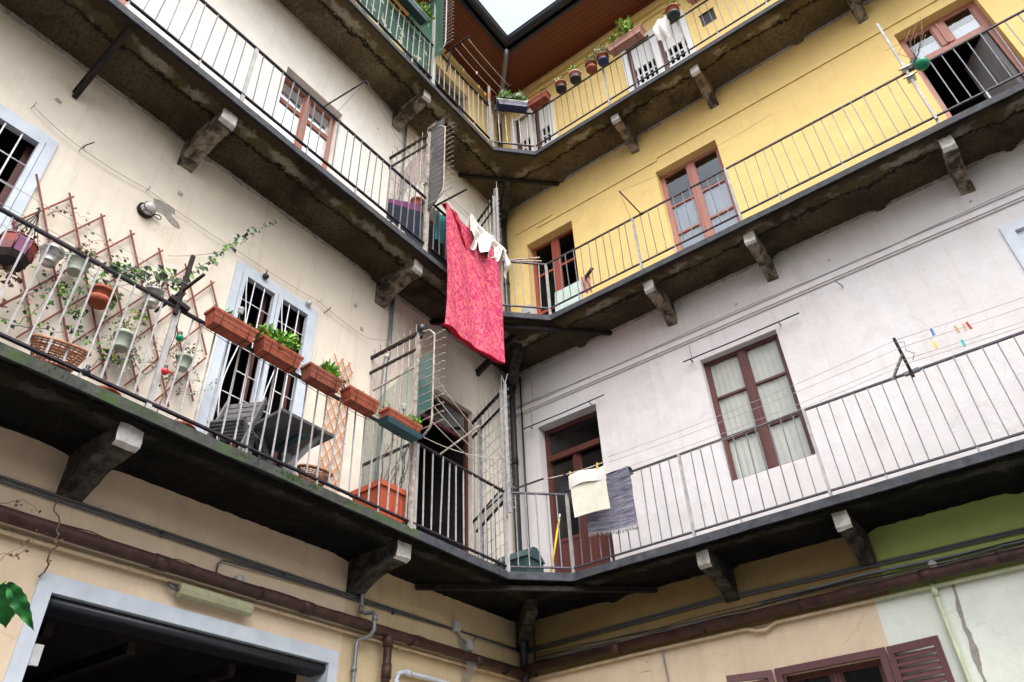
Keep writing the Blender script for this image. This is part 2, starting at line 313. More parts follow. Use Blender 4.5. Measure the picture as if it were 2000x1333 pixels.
# ---------------------------------------------------------------- helpers
def fL(u, w, z): return Vector((w, -u, z))      # left wing: u metres from the corner, w out from the wall
def fR(u, w, z): return Vector((u, -w, z))      # right wing
class MB:
    def __init__(s): s.v = []; s.f = []; s.m = []; s.uv = {}; s.smooth = set()
    def face(s, idx, mi=0, sm=False):
        s.f.append(tuple(idx)); s.m.append(mi)
        if sm: s.smooth.add(len(s.f) - 1)
    def quad(s, a, b, c, d, mi=0):
        i = len(s.v); s.v += [Vector(a), Vector(b), Vector(c), Vector(d)]; s.face((i, i+1, i+2, i+3), mi)
    def hexa(s, p, mi=0):
        i = len(s.v); s.v += [Vector(q) for q in p]
        for f in ((0,3,2,1), (4,5,6,7), (0,1,5,4), (1,2,6,5), (2,3,7,6), (3,0,4,7)): s.face([i+k for k in f], mi)
    def box(s, fr, u0, u1, w0, w1, z0, z1, mi=0):
        s.hexa([fr(u0,w0,z0), fr(u1,w0,z0), fr(u1,w1,z0), fr(u0,w1,z0), fr(u0,w0,z1), fr(u1,w0,z1), fr(u1,w1,z1), fr(u0,w1,z1)], mi)
    def bar(s, a, b, t, h=None, up=(0,0,1), mi=0):      # rectangular bar from a to b
        a = Vector(a); b = Vector(b); h = h or t; d = (b-a).normalized(); up = Vector(up)
        if abs(d.dot(up)) > .95: up = Vector((1,0,0))
        x = d.cross(up).normalized()*t/2; y = x.cross(d).normalized()*h/2
        s.hexa([a-x-y, a+x-y, a+x+y, a-x+y, b-x-y, b+x-y, b+x+y, b-x+y], mi)
    def tube(s, pts, r, seg=6, mi=0, cap=True):
        pts = [Vector(p) for p in pts]; n = len(pts); rr = r if isinstance(r, (list, tuple)) else [r]*n
        base = len(s.v); ref = None
        for i, p in enumerate(pts):
            d = (pts[min(i+1, n-1)]-pts[max(i-1, 0)]).normalized()
            if ref is None:
                ref = Vector((0,0,1)) if abs(d.z) < .9 else Vector((1,0,0))
            x = d.cross(ref).normalized(); y = x.cross(d).normalized(); ref = y
            for k in range(seg):
                a = 2*math.pi*k/seg; s.v.append(p+(x*math.cos(a)+y*math.sin(a))*rr[i])
        for i in range(n-1):
            for k in range(seg):
                a = base+i*seg+k; b = base+i*seg+(k+1) % seg
                s.face((a, b, b+seg, a+seg), mi, True)
        if cap:
            s.face([base+k for k in range(seg)][::-1], mi); s.face([base+(n-1)*seg+k for k in range(seg)], mi)
    def lathe(s, c, prof, seg=18, axis=(0,0,1), mi=0):
        c = Vector(c); ax = Vector(axis).normalized(); ref = Vector((1,0,0)) if abs(ax.x) < .9 else Vector((0,1,0))
        x = ax.cross(ref).normalized(); y = ax.cross(x); base = len(s.v)
        for r, h in prof:
            for k in range(seg):
                a = 2*math.pi*k/seg; s.v.append(c+ax*h+(x*math.cos(a)+y*math.sin(a))*max(r, .0005))
        for i in range(len(prof)-1):
            for k in range(seg):
                a = base+i*seg+k; b = base+i*seg+(k+1) % seg
                s.face((a, b, b+seg, a+seg), mi, True)
    def sheet(s, fn, nu, nv, mi=0, uv=True):            # fn(a,b) -> point, a,b in 0..1
        base = len(s.v)
        for j in range(nv+1):
            for i in range(nu+1):
                s.v.append(Vector(fn(i/nu, j/nv))); s.uv[len(s.v)-1] = (i/nu, j/nv)
        for j in range(nv):
            for i in range(nu):
                a = base+j*(nu+1)+i; s.face((a, a+1, a+nu+2, a+nu+1), mi, True)
    def leaf(s, p, d, up, L, W, mi=0, fold=.25):
        d = Vector(d).normalized(); up = Vector(up); x = d.cross(up)
        if x.length < 1e-3: x = d.cross(Vector((1,.3,0)))
        x.normalize(); n = x.cross(d); p = Vector(p); i = len(s.v)
        s.v += [p, p+d*L*.45+x*W/2+n*fold*W*.5, p+d*L-n*L*.15, p+d*L*.45-x*W/2+n*fold*W*.5, p+d*L*.5]
        s.face((i, i+1, i+4), mi); s.face((i+1, i+2, i+4), mi); s.face((i+2, i+3, i+4), mi); s.face((i+3, i, i+4), mi)
    def clump(s, c, rad, n, L, mi=0, jitter=1, up=.4, W=.55):
        c = Vector(c)
        for _ in range(n):
            q = Vector((random.gauss(0,1), random.gauss(0,1), random.gauss(0,1))).normalized()*random.random()**.45
            p = c+Vector((q.x*rad[0], q.y*rad[1], q.z*rad[2]))
            d = Vector((random.uniform(-1,1), random.uniform(-1,1), random.uniform(-.5,1)+up))
            l = L*random.uniform(.6, 1.3); mm = mi if isinstance(mi, int) else random.choice(mi)
            s.leaf(p, d, Vector((random.uniform(-1,1), random.uniform(-1,1), .6)), l, l*W, mm)
    def mesh(s, name, mats, origin=Vector((0,0,0))):
        me = bpy.data.meshes.new(name); me.from_pydata([v-origin for v in s.v], [], s.f)
        for mm in (mats if isinstance(mats, (list, tuple)) else [mats]): me.materials.append(MATS[mm])
        me.polygons.foreach_set('material_index', s.m)
        sm = [i in s.smooth for i in range(len(s.f))]; me.polygons.foreach_set('use_smooth', sm)
        if s.uv:
            l = me.uv_layers.new(name='UVMap')
            for lp in me.loops: l.data[lp.index].uv = s.uv.get(lp.vertex_index, (0, 0))
        me.update(); return me
LOC = {}
def wloc(o): return LOC[o.name]
def thing(name, loc, label, cat, group=None):
    o = bpy.data.objects.new(name, None); COL.objects.link(o); o.location = loc; LOC[o.name] = Vector(loc)
    o.empty_display_size = .1; o['label'] = label; o['category'] = cat
    if group: o['group'] = group
    return o
def part(name, mb, mats, parent, label=None):
    org = wloc(parent)
    o = bpy.data.objects.new(name, mb.mesh(name, mats, org)); COL.objects.link(o); o.parent = parent; LOC[o.name] = org
    if label: o['label'] = label
    return o
def inst(name, me, parent, loc, rz=0):                    # a part sharing mesh data made at the origin
    o = bpy.data.objects.new(name, me); COL.objects.link(o); o.parent = parent; LOC[o.name] = Vector(loc)
    o.location = Vector(loc)-wloc(parent); o.rotation_euler = (0, 0, rz); return o
def solo(name, mb, mats, loc, label, cat, group=None):    # a thing that is one mesh
    loc = Vector(loc); o = bpy.data.objects.new(name, mb.mesh(name, mats, loc)); COL.objects.link(o); o.location = loc; LOC[o.name] = loc
    o['label'] = label; o['category'] = cat
    if group: o['group'] = group
    return o
def arc(a, b, sag, n=10):
    a = Vector(a); b = Vector(b); return [a.lerp(b, i/n)-Vector((0,0,sag*4*(i/n)*(1-i/n))) for i in range(n+1)]
# ================================================================ THE BUILDING WINGS
J = [4.712, 8.703, 12.604]          # underside of the three walkways
B = [4.908, 8.982, 12.908]          # bottom rails
T = [5.870, 9.903, 13.898]          # top rails
FL = [j+.13 for j in J]             # walkway floors
DL, DR = .816, .771                 # rail planes
def wall(parent, fr, umax, zmax, holes, mats, paint, ucuts=(), zcuts=()):
    us = sorted(set([0, umax]+list(ucuts)+[h[0] for h in holes]+[h[1] for h in holes]))
    zs = sorted(set([0, zmax]+list(zcuts)+[h[2] for h in holes]+[h[3] for h in holes]))
    mb = MB()
    for i in range(len(us)-1):
        for k in range(len(zs)-1):
            a, b_, c, d = us[i], us[i+1], zs[k], zs[k+1]; um, zm = (a+b_)/2, (c+d)/2
            if any(h[0] < um < h[1] and h[2] < zm < h[3] for h in holes): continue
            mb.quad(fr(a,0,c), fr(b_,0,c), fr(b_,0,d), fr(a,0,d), paint(um, zm))
    for u0, u1, z0, z1, dp, *_ in holes:                # reveals
        pm = paint((u0+u1)/2, z1+.05)
        mb.quad(fr(u0,0,z1), fr(u1,0,z1), fr(u1,-dp,z1), fr(u0,-dp,z1), pm)
        mb.quad(fr(u0,0,z0), fr(u1,0,z0), fr(u1,-dp,z0), fr(u0,-dp,z0), pm)
        mb.quad(fr(u0,0,z0), fr(u0,0,z1), fr(u0,-dp,z1), fr(u0,-dp,z0), pm)
        mb.quad(fr(u1,0,z0), fr(u1,0,z1), fr(u1,-dp,z1), fr(u1,-dp,z0), pm)
    part('wall', mb, mats, parent)
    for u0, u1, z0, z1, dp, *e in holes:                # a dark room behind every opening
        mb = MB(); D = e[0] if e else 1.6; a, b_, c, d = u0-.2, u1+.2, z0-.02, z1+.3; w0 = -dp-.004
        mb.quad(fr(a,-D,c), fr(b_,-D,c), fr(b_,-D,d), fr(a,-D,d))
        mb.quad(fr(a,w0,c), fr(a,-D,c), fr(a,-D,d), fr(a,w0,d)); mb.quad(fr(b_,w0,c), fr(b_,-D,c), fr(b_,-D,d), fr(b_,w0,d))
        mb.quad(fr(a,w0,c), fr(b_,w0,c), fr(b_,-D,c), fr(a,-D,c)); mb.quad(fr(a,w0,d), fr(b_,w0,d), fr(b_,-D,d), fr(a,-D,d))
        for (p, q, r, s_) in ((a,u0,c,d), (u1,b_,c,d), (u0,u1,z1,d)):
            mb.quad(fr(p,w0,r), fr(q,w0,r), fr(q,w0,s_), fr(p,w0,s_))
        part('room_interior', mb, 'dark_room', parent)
def window(parent, fr, u0, u1, z0, z1, w, fm, rows, gl='glass', kind='window', st=.06, mull=.10, panel=None, curtain=None, cm='curtain_white', rail=.03, label=None, mtop=None):
    mt_ = mtop or z1-st
    # outer frame, meeting stiles in the middle, cross rails at the heights in rows; panes; optional solid lower panels and curtains
    mb = MB(); t = .055; um = (u0+u1)/2
    mb.box(fr, u0, u0+st, w-t, w, z0, z1); mb.box(fr, u1-st, u1, w-t, w, z0, z1)
    mb.box(fr, u0+st, u1-st, w-t+.003, w-.003, z1-st, z1); mb.box(fr, u0+st, u1-st, w-t+.003, w-.003, z0, z0+st*1.2)
    mb.box(fr, um-mull/2, um+mull/2, w-t+.002, w+.012, z0+st*1.2, mt_)
    mb.box(fr, um-.012, um+.012, w+.012, w+.03, z0+st*1.2, mt_)
    for a, b_ in ((u0+st, um-mull/2), (um+mull/2, u1-st)):
        for r in rows: mb.box(fr, a, b_, w-t+.006, w-.006, r-rail/2, r+rail/2)
        mb.box(fr, a, a+.02, w-t+.01, w-.009, z0+st*1.2, mt_); mb.box(fr, b_-.02, b_, w-t+.01, w-.009, z0+st*1.2, mt_)
        if panel:
            mb.box(fr, a+.02, b_-.02, w-t+.012, w-.016, z0+st*1.2, panel-.03)
            mb.box(fr, a+.07, b_-.07, w-.016, w-.006, z0+st*1.2+.06, panel-.09)
            mb.box(fr, a+.02, b_-.02, w-t+.008, w-.007, panel-.03, panel+.03)
    f = part(kind, mb, fm, parent, label)
    pb = MB(); zz = z0+st*1.2 if not panel else panel
    for a, b_ in ((u0+st, um-mull/2), (um+mull/2, u1-st)):
        pb.quad(fr(a,w-.03,zz), fr(b_,w-.03,zz), fr(b_,w-.03,mt_), fr(a,w-.03,mt_))
    if mtop: pb.quad(fr(u0+st,w-.031,mtop), fr(u1-st,w-.031,mtop), fr(u1-st,w-.031,z1-st), fr(u0+st,w-.031,z1-st))
    part('pane', pb, gl, f)
    if curtain:
        c0, c1 = curtain
        for q, (a, b_) in enumerate(((u0+st, um-mull/2), (um+mull/2, u1-st))):
            cb = MB(); ph = random.random()*6
            cb.sheet(lambda x, y: fr(a+(b_-a)*x, w-.05-.004*math.sin(x*9+ph)-.004*math.sin(x*37+y*4), c0+(c1-c0)*y), 40, 6)
            part('curtain', cb, cm, f)
    return f
# ---------------------------------------------------------------- left wing
left = thing('apartment_building', (0, -6, 0), 'left wing, cream plaster above a peach ground floor with the wide gateway', 'building', 'wings of the courtyard house')
pL = lambda u, z: (4 if u < 3.08 else 0) if z < J[0]+.05 else 1 if z < J[1]+.05 else 2 if z < J[2]+.05 else 3
HL = [(3.22, 5.93, 0, 3.64, .45, 5.0), (.98, 2.25, FL[0], 7.57, .14), (4.0, 5.127, FL[0], 7.56, .16), (7.2, 8.4, FL[0], 7.57, .16),
      (1.35, 2.3, FL[1], 11.15, .3), (4.08, 5.13, FL[1], 11.43, .22), (7.2, 8.3, FL[1], 11.43, .22), (1.05, 2.9, FL[2], 15.35, .2), (4.1, 5.1, FL[2], 15.3, .22)]
wall(left, fL, 13, 16.2, HL, ['stucco_beige', 'stucco_cream', 'stucco_cream_upper', 'stucco_yellow_top', 'stucco_corner'], pL, (3.08,), [j+.05 for j in J])
# ---------------------------------------------------------------- right wing
right = thing('apartment_building', (6, 0, 0), 'right wing, yellow upper storeys over a pinkish white one', 'building', 'wings of the courtyard house')
GU = 4.40
def pR(u, z):
    if z < 4.02: return 0 if u < GU else 5
    if z < J[0]+.05: return 1 if u < GU+.16 else 4
    return 2 if z < J[1]+.05 else 3
HR = [(3.3, 4.3, 2.2, 3.5, .2), (.50, 1.54, FL[0], 7.565, .26), (3.22, 4.30, 5.72, 7.565, .2), (7.12, 8.1, 5.7, 7.55, .12),
      (.53, 1.52, FL[1], 11.47, .26), (3.22, 4.31, FL[1], 11.5, .24), (7.16, 8.2, FL[1], 11.6, .24), (.40, 1.36, FL[2], 15.25, .16), (3.15, 4.42, FL[2], 15.25, .16), (7.1, 8.2, FL[2], 15.25, .16), (4.72, 5.0, 14.45, 14.83, .3)]
wall(right, fR, 13, 16.2, HR, ['stucco_beige', 'stucco_ochre_shade', 'stucco_pink', 'stucco_yellow', 'stucco_green', 'stucco_mint'], pR, [GU, GU+.16], [4.02]+[j+.05 for j in J])
# windows and doors, left wing
def grille_door(u0, u1, ztop, label):
    z0 = FL[0]; mb = MB(); w = .02; um = (u0+u1)/2
    mb.box(fL, u0-.02, u0+.07, -.10, w+.005, z0, ztop); mb.box(fL, u1-.07, u1+.02, -.10, w+.005, z0, ztop); mb.box(fL, u0+.07, u1-.07, -.10, w+.003, ztop-.085, ztop+.015)
    for a, b_ in ((u0+.075, um-.004), (um+.004, u1-.075)):
        mb.box(fL, a, a+.045, -.03, w+.012, z0+.03, ztop-.09); mb.box(fL, b_-.05, b_, -.03, w+.012, z0+.03, ztop-.09)
        mb.box(fL, a+.045, b_-.05, -.03, w+.010, ztop-.14, ztop-.09); mb.box(fL, a+.045, b_-.05, -.03, w+.010, z0+.03, z0+.12)
    f = part('french_door', mb, 'alu_blue', left, label)
    for a, b_ in ((u0+.12, um-.055), (um+.055, u1-.125)):
        g = MB(); r = .0075; wg = .012; L_ = b_-a
        for q in (.33, .68): g.tube([fL(a+L_*q, wg, z0+.12), fL(a+L_*q, wg, ztop-.14)], r, 6)
        pts = []
        for i in range(60):
            z = ztop-.14-(ztop-z0-.26)*i/59; pts.append(fL(b_-.055+.05*math.sin((ztop-z)*4.1+1.2), wg+.016, z))
        g.tube(pts, r, 6)
        z = ztop-.45; k = 0
        while z > z0+.2:
            g.tube([fL(a, wg-.012, z), fL(b_-(.14 if k % 2 else 0), wg-.012, z)], r*.9, 5); z -= .30; k += 1
        part('grille', g, 'grille_white', f)
    ib = MB()                                           # maroon inner sash set back in the dark
    for a in (u0+.10, um-.08, um+.04, u1-.16): ib.box(fL, a, a+.06, -.16, -.125, z0, ztop-.1)
    ib.box(fL, u0+.16, u1-.16, -.155, -.13, z0+.9, z0+.96)
    part('inner_sash', ib, 'wood_maroon', f)
grille_door(4.0, 5.127, 7.56, None); grille_door(7.2, 8.4, 7.57, None)
window(left, fL, 4.08, 5.13, FL[1], 11.43, -.16, 'wood_brown', [10.95, 10.9, 10.1], 'glass_bright', curtain=(FL[1]+.1, 10.86))
window(left, fL, 7.2, 8.3, FL[1], 11.43, -.16, 'wood_brown', [10.95, 10.1], 'glass', curtain=(FL[1]+.1, 10.86))
window(left, fL, 1.35, 2.3, FL[1], 11.15, -.22, 'wood_maroon', [10.65, 10.1], 'glass_dull', 'door', panel=9.6)
window(left, fL, 1.05, 2.9, FL[2], 15.35, -.12, 'grey_wood', [14.8, 14.2], 'glass_dull', 'door', panel=13.6)
window(left, fL, 4.1, 5.1, FL[2], 15.3, -.14, 'wood_brown', [14.8, 14.0], 'glass', curtain=(12.8, 15.2))
# the door in the caged bay stands open: transom, door leaf turned inwards
mb = MB(); mb.box(fL, .98, 1.03, -.13, -.08, FL[0], 7.57); mb.box(fL, 2.20, 2.25, -.13, -.08, FL[0], 7.57); mb.box(fL, 1.03, 2.20, -.127, -.083, 7.08, 7.14); mb.box(fL, 1.03, 2.20, -.127, -.083, 7.52, 7.57)
dd = part('door_frame', mb, 'wood_maroon', left)
mb = MB(); mb.quad(fL(1.03,-.10,7.14), fL(2.20,-.10,7.14), fL(2.20,-.10,7.52), fL(1.03,-.10,7.52)); part('pane', mb, 'glass_dull', dd)
# gateway: pale steel surround, rolled shutter box and guide
mb = MB(); g0, g1, gz = 3.22, 5.93, 3.64
mb.box(fL, g0-.10, g0+.012, -.30, .025, 0, gz+.115); mb.box(fL, g1-.012, g1+.10, -.30, .025, 0, gz+.115); mb.box(fL, g0+.012, g1-.012, -.30, .022, gz-.012, gz+.115)
gf = part('gateway_frame', mb, 'alu_blue', left)
mb = MB(); mb.box(fL, g0+.012, g1-.012, -.24, -.05, gz-.10, gz-.013); mb.tube([fL(g0+.02,-.04,gz-.06), fL(g1-.02,-.04,gz-.06)], .035, 10); part('shutter_roll', mb, 'gutter_metal', gf)
mb = MB(); mb.box(fL, g1-.07, g1-.013, .026, .05, gz-.52, gz-.38); part('hinge', mb, 'box_grey', gf)
mb = MB()
for u in (3.9, 4.9, 5.6): mb.box(fL, u, u+.07, -4.8, -.5, gz-.16, gz-.06)
part('ceiling_beam', mb, 'iron_dark', gf)
# windows and doors, right wing
window(right, fR, .50, 1.54, FL[0], 7.565, -.17, 'wood_door', [], 'glass_door', 'door', st=.075, panel=5.75, rail=.07, mtop=7.0)
mb = MB(); mb.box(fR, .58, 1.46, -.17, -.115, 6.985, 7.075); part('transom_bar', mb, 'wood_door', right)
window(right, fR, 3.22, 4.30, 5.72, 7.565, -.11, 'wood_maroon', [6.97, 6.35], 'glass_dull', st=.05, mull=.09, curtain=(5.78, 7.53), cm='curtain_sage')
window(right, fR, 7.12, 8.1, 5.7, 7.55, -.03, 'alu_blue', [6.5], 'glass', st=.10)
mb = MB(); mb.box(fR, 7.0, 7.12, .0, .02, 5.62, 7.67); mb.box(fR, 7.12, 8.2, .0, .018, 7.55, 7.67); part('window_surround', mb, 'alu_blue', right)
window(right, fR, .53, 1.52, FL[1], 11.47, -.17, 'wood_red', [10.75, 9.9], 'glass_dull', 'french_door', st=.05, mull=.13, rail=.05)
window(right, fR, 3.22, 4.31, FL[1], 11.5, -.15, 'wood_pinkish', [10.72, 10.1], 'glass_bright', 'french_door', st=.06, mull=.12, curtain=(FL[1]+.08, 10.78))
fd = window(right, fR, 7.16, 8.2, 10.95, 11.6, -.15, 'wood_pinkish', [], 'glass_bright', 'french_door', st=.08, mull=.16, curtain=(10.98, 11.28))
mb = MB(); mb.box(fR, 7.16, 7.24, -.205, -.152, FL[1], 10.95); mb.box(fR, 8.12, 8.2, -.205, -.152, FL[1], 10.95); part('door_jamb', mb, 'wood_pinkish', fd)
mb = MB(); mb.hexa([fR(8.11,-.2,FL[1]), fR(8.05,-.2,FL[1]), fR(7.75,-.62,FL[1]), fR(7.80,-.66,FL[1]), fR(8.11,-.2,10.94), fR(8.05,-.2,10.94), fR(7.75,-.62,10.94), fR(7.80,-.66,10.94)]); part('door_leaf', mb, 'grey_wood', fd)
# top storey: shuttered french windows
def shutters(u0, u1, lab=None):
    z0, z1 = FL[2], 15.25; mb = MB(); n = 2; um = (u0+u1)/2
    for a, b_ in ((u0-.06, u0+.05), (u1-.05, u1+.06), (um-.06, um+.06)): mb.box(fR, a, b_, -.03, .03, z0, z1+.0)
    mb.box(fR, u0-.06, u1+.06, -.028, .028, z1, z1+.08)
    f = part('shuttered_window', mb, 'wood_white', right, lab)
    for a, b_ in ((u0+.05, um-.06), (um+.06, u1-.05)):
        mb = MB(); L_ = b_-a
        mb.box(fR, a, a+.08, -.10, -.06, z0, z1, 1); mb.box(fR, a+.08, b_, -.10, -.062, z0, 14.05, 0); mb.box(fR, a+.08, b_, -.10, -.062, 14.55, z1, 0)
        k = a+.10
        mb.box(fR, a+.08, b_, -.098, -.066, 14.28, 14.32, 0)
        while k < b_-.04: mb.box(fR, k, k+.035, -.099, -.064, 14.05, 14.55, 0); k += .105
        part('window_leaf', mb, ['wood_white', 'wood_maroon'], f)
shutters(.40, 1.36); shutters(3.15, 4.42); shutters(7.1, 8.2)
mb = MB(); mb.box(fR, 4.70, 5.02, -.02, .012, 14.83, 14.85); part('vent_frame', mb, 'stucco_yellow', right)
mb = MB(); mb.box(fR, 4.722, 4.998, -.06, -.02, 14.452, 14.828); part('vent_shade_plate', mb, 'plastic_black', right)  # black plate set in the vent hole to stand for its shade
# ground floor window with louvred shutters
f = window(right, fR, 3.3, 4.3, 2.2, 3.5, -.12, 'wood_maroon', [], 'glass_dull', st=.06)
mb = MB(); mb.box(fR, 3.24, 3.31, -.02, .03, 2.2, 3.56); mb.box(fR, 4.29, 4.36, -.02, .03, 2.2, 3.56); mb.box(fR, 3.31, 4.29, -.02, .028, 3.49, 3.56); part('shutter_frame', mb, 'shutter_maroon', f)
def shutter(p, q, z0, z1, tilt):
    mb = MB(); p = Vector(p); q = Vector(q); d = (q-p).normalized(); n = Vector((-d.y, d.x, 0)); L_ = (q-p).length
    def g(u, w, z): return p+d*u+n*w+Vector((0,0,z))
    mb.box(g, 0, .055, -.018, .018, z0, z1); mb.box(g, L_-.055, L_, -.018, .018, z0, z1); mb.box(g, .055, L_-.055, -.017, .017, z1-.07, z1); mb.box(g, .055, L_-.055, -.017, .017, z0, z0+.07)
    z = z1-.10
    while z > z0+.08:
        mb.hexa([g(.055,-.014,z-.03), g(L_-.055,-.014,z-.03), g(L_-.055,-.008,z-.033), g(.055,-.008,z-.033), g(.055,.010,z+.012), g(L_-.055,.010,z+.012), g(L_-.055,.016,z+.009), g(.055,.016,z+.009)]); z -= .062
    part('shutter', mb, 'shutter_maroon', f)
shutter(fR(4.38, .04, 0), fR(4.86, .10, 0), 2.2, 3.55, 1); shutter(fR(3.22, .04, 0), fR(2.76, .16, 0), 2.2, 3.55, 1)
# string courses (right wing) and thin lines over the left wing
mb = MB(); mb.box(fR, .05, 13, 0, .045, 7.93, 8.0); mb.box(fR, .05, 13, 0, .025, 7.905, 7.93); part('string_course', mb, 'stucco_pink', right)
mb = MB(); mb.box(fR, .8, 3.3, 0, .02, 11.74, 11.78); mb.box(fR, 3.3, 13, 0, .022, 11.80, 11.85); mb.box(fR, .3, 1.15, 0, .02, 11.86, 11.89); mb.box(fR, .02, 13, .0, .04, 15.72, 15.80); mb.box(fR, .02, 13, .0, .07, 15.90, 16.0); mb.box(fR, 3.6, 13, 0, .018, 7.0+8.72, 7.0+8.718); part('string_course', mb, 'stucco_yellow', right)
mb = MB(); mb.box(fL, .05, 13, .0, .04, 15.72, 15.80); mb.box(fL, .05, 13, .0, .07, 15.90, 16.0); part('string_course', mb, 'stucco_yellow_top', left)
# eaves: planked soffit, fascia, gutter
def eaves(parent, fr, sgn, mat):
    E_ = .98; zs = 16.2
    mb = MB(); a = [fr(0,0,zs), fr(13,0,zs), fr(13,E_,zs), fr(E_,E_,zs)]; b_ = [p+Vector((0,0,.05)) for p in a]
    mb.hexa(a+b_); ro = part('eaves_soffit', mb, mat, parent)
    mb = MB(); mb.hexa([fr(-5,-5,zs+1.9), fr(13,-5,zs+1.9), fr(13,E_+.02,zs+.12), fr(E_+.02,E_+.02,zs+.12), fr(-5,-5,zs+2.1), fr(13,-5,zs+2.1), fr(13,E_+.06,zs+.22), fr(E_+.06,E_+.06,zs+.22)])
    part('roof', mb, 'terracotta_dull', parent)
    mb = MB(); mb.box(fr, E_-.03, 13, E_-.05, E_, zs-.07, zs+.12)
    part('fascia_board', mb, 'gutter_metal', ro)
    mb = MB(); n = 12; r = .10; c = E_+.10
    for i in range(n):
        t0, t1 = math.pi*i/n, math.pi*(i+1)/n
        p0, p1 = (c-r*math.cos(t0), zs+.10-r*math.sin(t0)), (c-r*math.cos(t1), zs+.10-r*math.sin(t1))
        mb.quad(fr(p0[0],p0[0],p0[1]), fr(13,p0[0],p0[1]), fr(13,p1[0],p1[1]), fr(p1[0],p1[0],p1[1]))
        k = len(mb.f)-1; mb.smooth.add(k)
    mb.tube([fr(c+r+.004,c+r+.004,zs+.105), fr(13,c+r+.004,zs+.105)], .012, 6)
    u = 1.3
    while u < 12: mb.bar(fr(u,c-r,zs+.09), fr(u,c+r,zs+.09), .02, .006); u += .8
    part('gutter', mb, 'gutter_metal', ro)
eaves(left, fL, 1, 'eave_boards_left'); eaves(right, fR, 1, 'eave_boards_right')

# ================================================================ WALKWAYS (one per storey, wrapping the corner)
def nz(x, y, z=0, s=1): return noise.noise(Vector((x*s, y*s, z*s)))
def bracket_mesh(seed, length, wid, mats):
    mb = MB(); prof = [(-.02,0), (length,0), (length,-.15), (length-.05,-.175), (length*.70,-.185), (length*.45,-.225), (length*.22,-.30), (length*.08,-.37), (-.02,-.40)]
    # resample the outline, then displace so the stone looks worn
    pts = []
    for i in range(len(prof)):
        a, b_ = Vector(prof[i]), Vector(prof[(i+1) % len(prof)]); n = max(1, int((b_-a).length/.05))
        pts += [a.lerp(b_, k/n) for k in range(n)]
    ys = [-wid/2, -wid/2+.015, -wid/6, wid/6, wid/2-.015, wid/2]; n = len(pts)
    for j, y in enumerate(ys):
        for p in pts:
            q = Vector((p.x, y, p.y)); sh = .93 if j in (0, 5) else 1
            q = Vector((q.x if q.x < 0 else length/2+(q.x-length/2)*(1-.02*(1-sh)*10), q.y, q.z))
            o = .014*Vector((nz(q.x+seed, q.y, q.z, 9), nz(q.x, q.y+seed, q.z, 9)*.6, nz(q.x, q.y, q.z+seed, 9)))
            if p.y > -.001: o.z = 0
            mb.v.append(q+o)
    for j in range(len(ys)-1):
        for i in range(n):
            a = j*n+i; b_ = j*n+(i+1) % n; pc = (pts[i]+pts[(i+1) % n])/2
            mb.face((a, b_, b_+n, a+n), 1 if pc.x > length-.06 and pc.y < -.01 and pc.y > -.18 else 0, False)
    mb.face(list(range(n))[::-1], 0); mb.face([5*n+i for i in range(n)], 0)
    return mb.mesh('bracket', mats)
